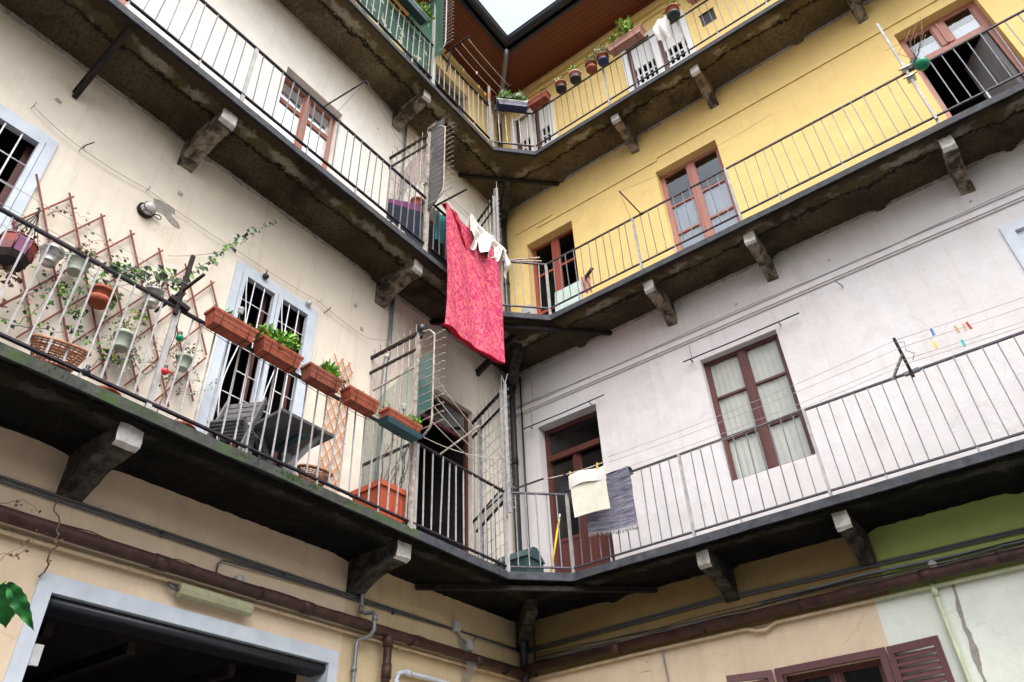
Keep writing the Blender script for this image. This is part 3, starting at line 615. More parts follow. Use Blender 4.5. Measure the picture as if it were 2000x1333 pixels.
def walkway(lv):
    j = J[lv]; names = ['lowest walkway, its dark underside above the gateway, with terracotta flower boxes on the left rail',
                        'middle walkway round the corner, where the red bedspread hangs',
                        'topmost walkway under the eaves, with flower pots along its right rail']
    bal = thing('balcony', (.8, -.8, j), names[lv], 'balcony', 'balconies stacked round the courtyard corner')
    # stone edge and floor
    wl, wr = .846, .801; mb = MB(); ring = [(0,-13), (wl,-13)]
    y = -12.8
    while y < -1.40: ring.append((wl+.006*nz(y,lv,0,2.3), y)); y += .22
    ring += [(wl, -1.36), ((wl+1.36)/2+.004, -(wr+1.36)/2-.004), (1.375, -wr)]
    x = 1.5
    while x < 12.9: ring.append((x, -wr-.006*nz(x,lv+5,0,2.3))); x += .22
    ring += [(13,-wr), (13,0), (0,0)]
    n = len(ring); lo, hi = j+.035, j+.13
    zt = [hi-(.008*abs(nz(p[0],p[1],0,1.7))) for p in ring]
    zb = [lo+.010*nz(p[0],p[1],3,3) for p in ring]
    for p, z in zip(ring, zb): mb.v.append(Vector((p[0], p[1], z)))
    for p, z in zip(ring, zt): mb.v.append(Vector((p[0], p[1], z)))
    for i in range(n):
        k = (i+1) % n; mm = 1 if (lv == 0 and ring[i][1] < -2.9 and ring[i][0] < .9) else 0
        mb.face((i, k, k+n, i+n), mm)
    mb.face([n+i for i in range(n)], 0); mb.face(list(range(n))[::-1], 0)
    part('walkway_slab', mb, ['walkway_stone', 'mossy_stone'], bal)
    # rough underside
    mb = MB(); vid = {}
    def hz(x, y):
        w = min(x, -y); edge = max(0, (w-.50)/.3)
        z = j+.028-.035*min(1, edge)*(.6+.8*nz(x,y,lv,6)) - .012*nz(x,y,lv+2,14)-.006*nz(x,y,lv,33)
        if w < .05: z -= .03
        # coved panels between brackets
        a = -y if x < .82 and y < -.82 else x
        if a > 1.2 and w < .6:
            s_ = abs(((a-3.0) % 3.0)-1.5)/1.5 if x < .82 else abs(((a-2.97) % 1.52)-.76)/.76
            z -= .05*max(0, s_-.80)/.2
        return min(z, j+.033)
    st = .055
    def grid(x0, x1, y0, y1):
        nx = max(1, round((x1-x0)/st)); ny = max(1, round((y1-y0)/st)); b0 = len(mb.v)
        for q in range(ny+1):
            for p in range(nx+1):
                x = x0+(x1-x0)*p/nx; y = y0+(y1-y0)*q/ny; mb.v.append(Vector((x, y, hz(x, y))))
        for q in range(ny):
            for p in range(nx):
                a = b0+q*(nx+1)+p; mb.face((a, a+1, a+nx+2, a+nx+1), 0, True)
    grid(0, .825, -10, 0); grid(.825, 10, -.78, 0)
    b0 = len(mb.v); k = 10
    for q in range(k+1):
        for p in range(k+1-q):
            x = .825+.53*p/k; y = -.78-.56*q/k; mb.v.append(Vector((x, y, hz(x, y))))
    row = b0
    for q in range(k):
        ln = k+1-q
        for p in range(ln-1):
            mb.face((row+p, row+p+1, row+ln+p), 0, True)
            if p < ln-2: mb.face((row+p+1, row+ln+p+1, row+ln+p), 0, True)
        row += ln
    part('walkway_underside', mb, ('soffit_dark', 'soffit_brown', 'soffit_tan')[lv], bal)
    # broken plaster lip where the underside meets the wall
    for fr in (fL, fR) if lv else ():
        mb = MB(); u = .03; off = 7*lv+(3 if fr is fR else 0)
        while u < 10:
            d0 = .022+.05*max(0, nz(u,off,0,2.1))+.02*nz(u,off,1,9); u2 = u+.05; d1 = .022+.05*max(0, nz(u2,off,0,2.1))+.02*nz(u2,off,1,9)
            mb.hexa([fr(u,-.002,j-d0), fr(u2,-.002,j-d1), fr(u2,.016,j-d1), fr(u,.016,j-d0), fr(u,-.002,j+.03), fr(u2,-.002,j+.03), fr(u2,.03,j+.03), fr(u,.03,j+.03)]); u = u2
        part('plaster_lip', mb, 'plaster_edge', bal)
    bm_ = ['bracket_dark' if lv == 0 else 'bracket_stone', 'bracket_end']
    for k, u in enumerate((2.99, 6.02, 9.0)):
        inst('bracket', bracket_mesh(k*3.1+lv, .72, .20 if lv == 0 else .18, bm_), bal, (0, -u, j+.01))
    for k, u in enumerate((2.96, 4.47, 6.93, 9.4)):
        inst('bracket', bracket_mesh(k*2.3+lv+40, .66, .15, bm_), bal, (u, 0, j+.01), R(-90))
    inst('bracket', bracket_mesh(77+lv, .95, .14, ['bracket_dark', 'bracket_dark']), bal, (0, 0, j+.01), R(-45))
    ub = (1.35, 1.97, 2.05)[2-lv]
    mb = MB(); mb.bar((0, -ub, j-.035), (ub, 0, j-.035), .055, .055); part('iron_beam', mb, 'iron_dark', bal)
    # railing arms
    bme = {}
    def bal_mesh(h, t, mat):
        key = (round(h, 3), t, mat)
        if key not in bme:
            q = MB(); q.box(lambda u, w, z: Vector((u, w, z)), -t/2, t/2, -t/2, t/2, 0, h); bme[key] = q.mesh('baluster', mat)
        return bme[key]
    def arm(pts, skip_posts, t, mat, postmat, railmat, spacing, rw=.036, lab=None):
        # pts: plan corners along the rail with a post at each
        mb = MB(); h0, h1 = B[lv], T[lv]; pb = MB()
        for a, b_ in zip(pts[:-1], pts[1:]):
            A = Vector((a[0], a[1], 0)); Bb = Vector((b_[0], b_[1], 0))
            mb.bar(A+Vector((0,0,h1)), Bb+Vector((0,0,h1)), rw, .020); pb.bar(A+Vector((0,0,h0)), Bb+Vector((0,0,h0)), rw-.002, .018)
        ra = part('railing', mb, railmat, bal, lab); part('bottom_rail', pb, railmat, ra)
        for p in pts:
            if p in skip_posts: continue
            pb = MB(); q = Vector((p[0], p[1], 0)); pb.bar(q+Vector((0,0,j+.04)), q+Vector((0,0,h1+.006)), .044, .028, (1,0,0)); part('railing_post', pb, postmat, ra)
        for a, b_ in zip(pts[:-1], pts[1:]):
            A = Vector((a[0], a[1], h0+.008)); Bb = Vector((b_[0], b_[1], h0+.008)); L_ = (Bb-A).length; n = max(2, round(L_/spacing)); yaw = math.atan2(b_[1]-a[1], b_[0]-a[0])
            for i in range(1, n):
                c = A.lerp(Bb, (i+random.uniform(-.05, .05))/n)
                if c.y < -8.4 or c.x > 9.2: continue
                bo = inst('baluster', bal_mesh(h1-h0-.016, t, mat), ra, c, yaw+R(random.uniform(-8, 8)))
                bo.rotation_euler.x = R(random.gauss(0, .7)); bo.rotation_euler.y = R(random.gauss(0, .7))
            for i in range(4, n-2, 6):                       # small feet under the bottom rail
                c = A.lerp(Bb, i/n); fb = MB(); fb.bar(c-Vector((0,0,h0-j-.10)), c, .02, .02); part('rail_foot', fb, postmat, ra)
        return ra
    lp = [(DL, -1.34), (DL, -2.97), (DL, -6.0), (DL, -9.0), (DL, -12.0)]
    arm(lp, [], .0125 if lv == 0 else .012, 'rail_white' if lv != 1 else 'rail_grey', 'rail_post', 'rail_dark', .134)
    arm([(DL, -1.34), (1.37, -DR)], lp+[(1.37, -DR)], .013, 'rail_grey' if lv < 2 else 'rail_white', 'rail_post', 'rail_mid', .137, .03)
    arm([(1.37, -DR), (2.96, -DR), (4.47, -DR), (6.95, -DR), (9.6, -DR)], [], .011, 'rail_grey', 'rail_post', 'rail_mid', .137, .028)
    return bal
balc = [walkway(i) for i in range(3)]
# ---------------------------------------------------------------- ground, and unseen wings added to block low sky light
mb = MB(); mb.quad((-60,-60,0), (60,-60,0), (60,60,0), (-60,60,0))
o = bpy.data.objects.new('ground', mb.mesh('ground', 'paving')); COL.objects.link(o); o['kind'] = 'structure'
for (x0, x1, y0, y1, lb) in ((13.0, 14, -17, 1, 'unseen plain wing added on the far right to block low sky light'), (-1, 13.0, -18, -17, 'unseen plain wing added behind the camera to block low sky light')):
    t = thing('unseen_wing', ((x0+x1)/2, (y0+y1)/2, 0), lb, 'building', 'unseen wings added to shape the light'); mb = MB(); mb.box(lambda a, b_, z: Vector((a, b_, z)), x0, x1, y0, y1, 0, 7.6); part('wall', mb, 'stucco_back', t)
    mb = MB()
    for z in (1.2, 5.2):
        for k in range(5):
            if x0 > 12: yy = -15+k*3; mb.box(lambda a, b_, z_: Vector((a, b_, z_)), x0-.02, x0+.02, yy, yy+1, z, z+1.9)
            else: xx = 1+k*2.4; mb.box(lambda a, b_, z_: Vector((a, b_, z_)), xx, xx+1, y1-.02, y1+.02, z, z+1.9)
    part('window', mb, 'plastic_black', t)
# ================================================================ GROUND FLOOR PIPES, CABLES AND LAMPS
def pipe(name, pts, r, mat, label, cat, group=None, sleeves=(), seg=12, extra=()):
    t = thing(name, Vector(pts[0]), label, cat, group); mb = MB(); mb.tube(pts, r, seg); part('pipe_run', mb, mat, t)
    for a, b_, rr in sleeves:
        mb = MB(); mb.tube([a, b_], rr, seg); part('coupling', mb, mat, t)
    for nm, mbb, mm in extra: part(nm, mbb, mm, t)
    return t
def clips(fr, us, w, z, r, t=.02, mat='iron_dark'):
    out = []
    for u in us: mb = MB(); mb.tube([fr(u,w,z), fr(u+t,w,z)], r, 10); out.append(('pipe_clip', mb, mat))
    return out
zp = 4.03
sl = [(fL(u,.12,zp), fL(u+.12,.12,zp), .061) for u in (8.2, 5.15, 3.6, 1.0)]
br = MB(); br.tube([fL(2.55,.12,zp), fL(2.55,.12,3.62), fL(2.56,.12,3.5)], .045, 12); br.tube([fL(2.55,.12,zp-.02), fL(2.55,.12,zp-.14)], .056, 12); br.tube([fL(2.55,.12,3.72), fL(2.55,.12,3.58)], .054, 12)
br2 = MB(); br2.tube([fL(2.56,.12,3.52), fL(2.56,.12,0)], .034, 10)
pipe('drain_pipe', [fL(13,.12,zp), fL(6.5,.12,zp+.0), fL(3,.12,zp+.0), fL(.13,.12,zp+.02)], .055, 'pipe_brown', 'thick brown drain pipe running above the gateway with a branch going down', 'pipe', 'brown drain pipes', sl, 14,
     [('branch_pipe', br, 'pipe_brown'), ('branch_pipe', br2, 'pipe_zinc')]+clips(fL, (7.0, 4.2, 2.2, .5), .12, zp, .060))
pipe('drain_pipe', [fR(.13,.12,4.10), fR(6,.12,4.09), fR(13,.12,4.07)], .055, 'pipe_brown', 'thick brown drain pipe crossing from the peach to the green ground floor wall', 'pipe', 'brown drain pipes',
     [(fR(u,.12,4.095), fR(u+.12,.12,4.095), .061) for u in (1.4, 4.9)], 14, clips(fR, (.7, 2.6, 3.7, 5.6), .12, 4.095, .060))
pipe('gas_pipe', [fL(13,.045,3.935), fL(6,.045,3.94), fL(2.5,.045,3.955), fL(.04,.045,3.98)], .019, 'pipe_cream', 'thin cream painted pipe just under the brown drain above the gateway', 'pipe', 'thin painted pipes', (), 8,
     clips(fL, (7.3, 6.3, 5.4, 3.9, 2.3, 1.1), .045, 3.945, .024, .02, 'pipe_cream'))
mb = MB(); mb.tube([fR(4.40,.045,4.0), fR(8,.045,4.0), fR(13,.045,3.98)], .020, 8)
mv = MB(); mv.tube([fR(4.97,.05,4.03), fR(4.97,.05,3.2), fR(4.98,.05,0)], .021, 8); mv.tube([fR(4.97,.05,4.0), fR(4.97,.05,3.9)], .030, 8)
mv2 = MB(); mv2.tube([fR(2.02,.04,3.98), fR(2.04,.04,3.6), fR(2.05,.04,0)], .010, 6)
pipe('gas_pipe', [fR(.04,.045,3.98), fR(1.6,.045,4.0), fR(2.75,.045,4.0), fR(3.06,.045,4.0), fR(3.16,.05,3.955), fR(3.26,.05,3.945), fR(3.38,.05,4.0), fR(4.4,.045,4.0)], .019, 'pipe_cream',
     'thin painted pipe with a kink, turning from cream to pale green along the right wall', 'pipe', 'thin painted pipes', (), 8, [('pipe_run', mb, 'pipe_mint'), ('branch_pipe', mv, 'pipe_mint'), ('branch_pipe', mv2, 'cable_grey')])
e1 = MB(); e1.tube([fL(13,.02,4.325), fL(2.9,.02,4.335), fL(.02,.02,4.36)], .011, 6)
e2 = MB(); e2.tube([fL(3.2,.03,4.30), fL(4.55,.03,4.255), fL(4.60,.03,4.25), fL(4.63,.03,4.21), fL(4.63,.03,4.10)], .009, 6)
pipe('conduit', [fL(13,.022,4.29), fL(2.9,.022,4.30), fL(1.36,.022,4.34)], .012, 'conduit_grey', 'pair of thin grey conduits on the wall under the left walkway', 'conduit', 'wall conduits', (), 6,
     [('pipe_run', e1, 'conduit_grey'), ('branch_pipe', e2, 'conduit_grey')]+clips(fL, (6.8, 5.2, 3.9, 2.4), .021, 4.307, .03, .012, 'conduit_grey'))
e1 = MB(); e1.tube([fR(.02,.02,4.36), fR(2.6,.02,4.40), fR(5,.02,4.345), fR(13,.02,4.26)], .012, 6)
pipe('conduit', [fR(.02,.02,4.32), fR(2.7,.025,4.37), fR(5,.025,4.32), fR(13,.02,4.22)], .012, 'conduit_grey', 'pair of dark grey conduits under the right walkway', 'conduit', 'wall conduits', (), 6, [('pipe_run', e1, 'conduit_grey')])
mb = MB(); mb.tube([fR(3.26,.03,4.235), fR(4.4,.03,4.27), fR(6.5,.03,4.20), fR(13,.03,4.1)], .013, 8)
solo('conduit', mb, 'conduit_light', fR(3.26,.03,4.235), 'pale blue grey conduit that starts partway along the peach wall', 'conduit', 'wall conduits')
# loose cables along the right pipe
mb = MB()
for k in range(8):
    pts = []; z0 = 4.155+.013*k; 
    for i in range(26):
        u = .25+i*.36; pts.append(fR(u, .03+.02*(k % 3), z0+.02*nz(u,k,0,1.1)+(.05*math.sin(u*1.1+k) if k < 2 else .015*math.sin(u*2.3+k))-.004*u))
    mb.tube(pts, .0045, 4)
mb.m = [1 if (i//(25*4+2)) % 2 else 0 for i in range(len(mb.f))]
part_c = thing('cable_bundle', fR(.25,.03,4.16), 'loose wavy cables strung along the top of the right brown drain pipe', 'cables', 'cables on the ground floor walls'); part('cable', mb, ['cable_grey', 'cable_black'], part_c)
mb = MB()
pts = [fL(9-i*.2, .06+.0*i, 4.11+.012*math.sin(i*1.3)+.008*math.sin(i*2.9)) for i in range(42)]; mb.tube(pts, .005, 4)
t = thing('cable_bundle', fL(1.2,.05,4.1), 'thin dark cables lying over the left brown drain and dropping down by the corner', 'cables', 'cables on the ground floor walls'); part('cable', mb, 'cable_black', t)
mb = MB()
for k in range(7):
    x = 1.12+.025*k; mb.tube([fL(1.30-.02*k,.04,4.30-.02*k), fL(1.28-.02*k,.06,4.12), fL(x-.02,.15,4.0+.01*k), fL(x-.03,.10,3.9), fL(x-.02,.03,3.8), fL(x-.03,.03,3.2), fL(x-.03,.03,0)], .0055, 4)
mb.tube([fL(1.35,.03,4.32), fL(1.15,.03,4.22)], .010, 5); mb.tube([fL(1.08,.03,4.2), fL(1.0,.03,4.31), fL(.96,.03,4.33), fL(.02,.03,4.33)], .010, 5); part('cable', mb, 'cable_grey', t)
def jbox(u, z, label):
    t = thing('junction_box', fL(u,0,z), label, 'junction box', 'grey junction boxes'); mb = MB(); mb.box(fL, u-.055, u+.055, 0, .055, z-.055, z+.065); part('box', mb, 'box_grey', t)
    mb = MB(); mb.box(fL, u-.048, u+.048, .056, .066, z-.048, z+.058); mb.tube([fL(u-.035,.066,z+.04), fL(u-.035,.07,z+.04)], .006, 6); mb.tube([fL(u+.035,.066,z-.03), fL(u+.035,.07,z-.03)], .006, 6); part('lid', mb, 'box_grey', t)
jbox(1.36, 4.37, 'upper of the two small grey junction boxes left of the corner'); jbox(1.12, 4.20, 'lower of the two small grey junction boxes, above the hanging cable bundle')
def rbox(fr, u, z, label):
    t = thing('junction_box', fr(u,0,z), label, 'junction box', 'round junction boxes'); n = fr(0,1,0)-fr(0,0,0); mb = MB(); mb.lathe(fr(u,0,z), [(.045,0), (.045,.05), (.04,.058)], 16, n); part('box', mb, 'box_grey', t)
    mb = MB(); mb.lathe(fr(u,.058,z), [(.04,0), (.036,.008), (0,.010)], 16, n); part('lid', mb, 'box_grey', t)
    mb = MB(); mb.tube([fr(u+.04,.02,z), fr(u+.12,.02,z-.02)], .008, 6); part('gland', mb, 'conduit_grey', t)
rbox(fL, 4.39, 4.13, 'round grey junction box on the wall above the brown drain and strip light'); rbox(fR, 5.04, 4.20, 'round grey junction box on the green wall')
# zinc waste pipe that jogs past the brown drain
pts = [fL(2.91,.06,4.62), fL(2.91,.06,4.19), fL(2.86,.07,4.175), fL(2.83,.16,4.17), fL(2.83,.19,4.13), fL(2.83,.19,3.99), fL(2.85,.15,3.93), fL(2.91,.06,3.90), fL(2.925,.05,3.86), fL(2.93,.05,0)]
pipe('waste_pipe', pts, .021, 'pipe_zinc', 'thin zinc waste pipe with two elbows stepping over the brown drain under the left walkway', 'pipe', None, [(fL(2.91,.06,4.24), fL(2.91,.06,4.17), .028), (fL(2.93,.05,3.64), fL(2.93,.05,3.60), .030), (fL(2.83,.19,4.14), fL(2.83,.19,4.08), .028)], 8)
pts = [fL(2.33,.05,0), fL(2.33,.05,3.62), fL(2.30,.05,3.69), fL(2.22,.05,3.715), fL(1.7,.05,3.72), fL(.9,.05,3.70)]
pipe('waste_pipe', pts, .024, 'alu_blue', 'pale blue metal pipe turning an elbow at the bottom, left of the corner', 'pipe', None, [(fL(2.20,.05,3.715), fL(2.12,.05,3.717), .031), (fL(2.33,.05,3.62), fL(2.33,.05,3.55), .031)], 8)
# strip light above the gateway
t = thing('strip_light', fL(4.6,0,3.88), 'dusty greenish fluorescent strip light above the gateway', 'lamp')
mb = MB(); mb.box(fL, 4.25, 4.96, .0, .05, 3.845, 3.915); part('housing', mb, 'box_grey', t)
mb = MB()
prof = [(.052, 3.825), (.085, 3.82), (.115, 3.84), (.125, 3.88), (.115, 3.92), (.085, 3.94), (.052, 3.935)]; n = len(prof)
for k, (u, s_) in enumerate(((4.24, .9), (4.25, 1), (4.96, 1), (4.97, .9))):
    for w, z in prof: mb.v.append(fL(u, .05+(w-.05)*s_, 3.88+(z-3.88)*s_))
for k in range(3):
    for i in range(n): mb.face((k*n+i, k*n+(i+1) % n, (k+1)*n+(i+1) % n, (k+1)*n+i), 0)
mb.face(range(n), 0); mb.face([3*n+i for i in range(n)], 0); part('diffuser', mb, 'lamp_diffuser', t)
mb = MB(); mb.tube([fL(4.97,.07,3.88), fL(5.02,.07,3.88), fL(5.05,.05,3.91), fL(5.05,.03,3.95)], .016, 8); part('cable_entry', mb, 'conduit_grey', t)
# metre plate, crack and hooks on the right ground floor wall
mb = MB(); mb.box(fR, 1.665, 1.82, 0, .008, 3.805, 3.97); t = thing('access_plate', fR(1.74,0,3.81), 'small square painted cover plate on the peach wall right of the corner', 'plate'); part('plate', mb, 'stucco_beige', t); mb = MB(); mb.lathe(fR(1.80,.009,3.9), [(.006,0), (.006,.006), (0,.007)], 8, (0,-1,0)); part('latch', mb, 'cable_black', t)
def ragged(fr, pts, w, name, mat, seed, parent, label=None, n=6, amp=.012):
    # thin irregular patch on the wall
    mb = MB(); out = []
    for i in range(len(pts)):
        a, b_ = Vector(pts[i]), Vector(pts[(i+1) % len(pts)])
        for k in range(n):
            p = a.lerp(b_, k/n); out.append((p.x+amp*nz(p.x,p.y,seed,11), p.y+amp*nz(p.y,p.x,seed+4,11)))
    m_ = len(out); cx = sum(p[0] for p in out)/m_; cz = sum(p[1] for p in out)/m_
    for p in out: mb.v.append(fr(p[0], w, p[1]))
    for p in out: mb.v.append(fr(p[0]+(p[0]-cx)*.02, 0, p[1]+(p[1]-cz)*.02))
    mb.face(range(m_), 0)
    for i in range(m_): mb.face((i, (i+1) % m_, m_+(i+1) % m_, m_+i), 0)
    part(name, mb, mat, parent, label)
ragged(fL, [(6.20,7.655), (6.15,7.69), (6.08,7.68), (6.02,7.71), (5.95,7.69), (5.94,7.64), (5.99,7.63), (5.97,7.60), (5.89,7.57), (5.87,7.50), (5.93,7.475), (6.00,7.50), (6.07,7.53), (6.15,7.55)], .004, 'cement_patch', 'cement_patch', 3, left, 'bare grey cement patch beside the bulkhead lamp', amp=.03)
ragged(fR, [(5.125,3.97), (5.145,3.97), (5.115,3.6), (5.135,3.42), (5.10,3.2), (5.12,2.6), (5.09,2.6), (5.075,3.1), (5.07,3.35), (5.085,3.5), (5.09,3.75)], .004, 'cement_patch', 'cement_patch', 5, right, 'long ragged plaster crack', amp=.02)
for u, z in ((7.35,8.07), (5.97,7.95), (5.38,7.35), (3.25,7.75), (3.4,8.05)): ragged(fL, [(u-.03,z-.03), (u+.03,z-.03), (u+.025,z+.03), (u-.03,z+.02)], .003, 'plaster_chip', 'plaster_edge', u*3, left, None, 3, .02)
for u, z in ((3.9,8.2), (6.9,8.2), (2.2,7.98), (5.2,8.25)): ragged(fR, [(u-.015,z-.02), (u+.02,z-.015), (u+.015,z+.02), (u-.015,z+.015)], .003, 'plaster_chip', 'plaster_edge', u*3, right, None, 3, .02)
# downpipe in the corner, with a swan neck up to the gutters
t = thing('downpipe', Vector((.12,-.12,0)), 'dark rain downpipe standing in the corner from the gutters to the ground', 'pipe')
mb = MB(); mb.tube([(.12,-.12,0), (.12,-.12,15.3)], .05, 12); part('pipe_run', mb, 'pipe_black', t)
mb = MB(); mb.tube([(.12,-.12,15.25), (.12,-.12,15.55), (.2,-.2,15.7), (.85,-.85,15.95), (1.0,-1.0,16.03), (1.03,-1.03,16.13)], .05, 12); part('swan_neck', mb, 'pipe_zinc', t)
for z in (4.0, 7.0, 10.6, 14.6):
    mb = MB(); mb.tube([(.12,-.12,z), (.12,-.12,z+.1)], .058, 12); mb.bar((0,-.01,z+.05), (.12,-.12,z+.05), .015); part('pipe_clip', mb, 'iron_dark', t)
mb = MB(); mb.tube([fR(.24,.04,4.0), fR(.24,.04,8.6)], .014, 8); solo('downpipe', mb, 'pipe_black', fR(.24,.04,4.0), 'thinner black pipe on the wall just right of the corner downpipe', 'pipe')
mb = MB(); mb.tube([fL(2.83,.05,4.84), fL(2.83,.05,7.45), fL(2.79,.05,7.6), fL(2.79,.05,8.62)], .026, 8); t = thing('waste_pipe', fL(2.83,.05,4.84), 'grey metal pipe up the cream wall beside the left cage, below the middle walkway', 'pipe'); part('pipe_run', mb, 'pipe_zinc', t); part('coupling', (lambda q: (q.tube([fL(2.81,.05,7.50), fL(2.80,.05,7.62)], .034, 8), q)[1])(MB()), 'rusty_iron', t)
mb = MB(); mb.tube([fL(2.79,.05,8.87), fL(2.79,.05,12.55)], .02, 8); solo('waste_pipe', mb, 'pipe_zinc', fL(2.79,.05,8.87), 'thin grey pipe on the cream wall behind the caged bay of the middle walkway', 'pipe')
# iron props from the wall out to the walkway edge
for i, (u, zz, lab) in enumerate(((7.24, 8.25, 'dark iron strut propping the left end of the middle walkway'), (.86, 8.3, 'short dark iron strut below the bedspread, left of the corner'))):
    mb = MB(); mb.bar(fL(u,0,zz), fL(u,.78,8.70), .05, .05); mb.bar(fL(u+.03,0,zz+.06), fL(u+.03,.70,8.70), .02, .05)
    solo('iron_strut', mb, 'iron_dark', fL(u,0,zz), lab, 'strut', 'iron struts under the middle walkway')
# ================================================================ LEFT WALL: LAMP, WIRES, TRELLISES
t = thing('bulkhead_lamp', fL(6.24,0,7.45), 'round caged bulkhead lamp on the cream wall beside a grey cement patch', 'lamp')
c = (6.245, 7.44); n = Vector((1,0,0))
mb = MB(); mb.lathe(fL(c[0],0,c[1]), [(.085,0), (.088,.03), (.075,.045)], 18, n); part('base', mb, 'iron_dark', t)
mb = MB(); mb.lathe(fL(c[0],.04,c[1]), [(.068,0), (.066,.04), (.05,.075), (.02,.092), (0,.095)], 16, n); part('glass_dome', mb, 'bulb_glass', t)
mb = MB()
for a in (0, 60, 120):
    ca, sa = math.cos(R(a)), math.sin(R(a)); mb.tube([fL(c[0]+ca*.082*math.cos(b_), .045+.068*math.sin(b_), c[1]+sa*.082*math.cos(b_)) for b_ in [math.pi*i/12 for i in range(13)]], .004, 5)
mb.tube([fL(c[0]+.06*math.cos(2*math.pi*i/16), .095, c[1]+.06*math.sin(2*math.pi*i/16)) for i in range(17)], .004, 5)
mb.tube([fL(c[0]-.08,.03,c[1]), fL(c[0]-.12,.05,c[1]+.015), fL(c[0]-.15,.05,c[1]+.01), fL(c[0]-.16,.04,c[1]-.01), fL(c[0]-.14,.03,c[1]-.02), fL(c[0]-.08,.03,c[1]-.015)], .006, 6); part('cage', mb, 'iron_dark', t)
# string of bulbs along the wall
t = thing('string_lights', fL(5.24,.04,7.65), 'string of small round bulbs on a thin cable above the gridded french door', 'lights')
mb = MB()
hk = [fL(7.5,.04,7.78), fL(7.0,.04,7.66), fL(6.3,.03,7.70), fL(5.24,.04,7.66), fL(4.0,.04,7.70), fL(3.2,.04,7.62), fL(2.95,.3,7.60)]
for a, b_ in zip(hk[:-1], hk[1:]): mb.tube(arc(a, b_, .02, 8), .0035, 4)
mb.tube(arc(fL(5.24,.04,7.66), fL(5.9,.04,7.05), .04), .003, 4)
for p in hk[:-2]: mb.tube([p-Vector((.04,0,0)), p+Vector((.02,0,0)), p+Vector((.03,0,.03))], .004, 4)
part('cable', mb, 'cable_grey', t)
for u, z in ((4.79,7.60), (4.15,7.62)):
    mb = MB(); mb.tube([fL(u,.05,z+.05), fL(u,.05,z-.01)], .008, 6); mb.lathe(fL(u,.05,z-.085), [(0,0), (.022,.006), (.036,.028), (.036,.05), (.022,.07), (.010,.08)], 12); part('bulb', mb, 'bulb_glass' if u < 4.5 else 'plastic_black', t)
def lattice(name, u0, u1, z0, z1, pitch, slope, w, th, mat, loc, label, phase=0, over=.06):
    t = thing(name, loc, label, 'trellis', 'wooden trellises on the left wall')
    for fam, sg in ((0, -1), (1, 1)):
        c = -8.0
        while c < 8:
            # u = uc + sg*(z1-z)/slope, with uc = top crossing
            uc = phase+c*1.0; c += pitch
            za, zb = z1, z0; ua, ub = uc, uc+sg*(z1-z0)/slope
            def clip(ua, za, ub, zb):
                lo, hi = 0.0, 1.0; du, dz = ub-ua, zb-za
                for b0, b1, p, d in ((u0, u1, ua, du),):
                    if abs(d) < 1e-9: return None
                    a_, b2 = (b0-p)/d, (b1-p)/d
                    if a_ > b2: a_, b2 = b2, a_
                    lo = max(lo, a_); hi = min(hi, b2)
                return (lo, hi) if hi-lo > .04 else None
            r_ = clip(ua, za, ub, zb)
            if not r_: continue
            lo, hi = r_; L_ = math.hypot(ub-ua, zb-za); lo -= over/L_*random.uniform(.5,1.1); hi += over/L_*random.uniform(.5,1.1)
            P = lambda s_: fL(ua+(ub-ua)*s_, w+fam*th, za+(zb-za)*s_)
            mb = MB(); mb.bar(P(lo), P(hi), .0165 if mat == 'trellis_red' else .013, th, (1,0,0)); part('slat', mb, mat, t)
    return t
lattice('wall_trellis', 5.26, 7.2, 5.50, 7.04, .305, 1.9, .03, .008, 'trellis_red', fL(6.2,0,5.5), 'wide dark red diamond trellis behind the plant pots on the left wall', .26)
lattice('wall_trellis', 3.36, 3.66, 5.40, 7.08, .115, 1.75, .03, .007, 'trellis_orange', fL(3.5,0,5.4), 'narrow orange folding trellis beside the gridded french door', .03, .03)
# ivy and dry climbers
def vine(pts, n, L, mats, r=.004, spread=.04, seed=0, mb=None):
    random.seed(seed); mb = mb or MB(); pts = [Vector(p) for p in pts]; fine = []
    for i in range(len(pts)-1):
        for k in range(5):
            p = pts[i].lerp(pts[i+1], k/5); fine.append(p+Vector((random.uniform(0,.5), random.uniform(-1,1), random.uniform(-1,1)))*.018)
    fine.append(pts[-1]); mb.tube(fine, [r*(1-.6*i/len(fine)) for i in range(len(fine))], 4)
    for _ in range(n):
        s_ = random.random()*(len(fine)-1); i = int(s_); p = fine[i].lerp(fine[i+1], s_-i)+Vector((random.uniform(0,1), random.uniform(-1,1), random.uniform(-1,1)))*spread
        l = L*random.uniform(.6, 1.25); mb.leaf(p, Vector((random.uniform(-.2,.6), random.uniform(-1,1), random.uniform(-1,.5))), Vector((1, random.uniform(-.5,.5), random.uniform(-.3,.6))), l, l*.8, random.choice(mats))
    return mb
IV = ['twig', 'leaf_ivy', 'leaf_green', 'leaf_dry', 'leaf_red', 'leaf_pale']
t = thing('ivy', fL(5.8,.1,6.3), 'green ivy shoot climbing from the rail post across the wall towards the walkway above', 'climbing plant', 'climbers on the left wall')
part('shoot', vine([fL(6.0,.80,5.9), fL(6.0,.72,6.15), fL(5.92,.62,6.38), fL(5.75,.50,6.75), fL(5.55,.42,7.15), fL(5.33,.36,7.55), fL(5.12,.32,7.90), fL(4.95,.30,8.12)], 135, .055, [1,1,2,5], .005, .025, 3), IV, t)
part('shoot', vine([fL(5.98,.74,6.22), fL(6.12,.5,6.35), fL(6.28,.22,6.42), fL(6.5,.10,6.40)], 120, .06, [1,1,1,2], .005, .06, 4), IV, t)
t = thing('climbing_plant', fL(6.7,.06,5.3), 'straggly climber with dry red and green leaves woven through the dark red trellis', 'climbing plant', 'climbers on the left wall')
random.seed(11)
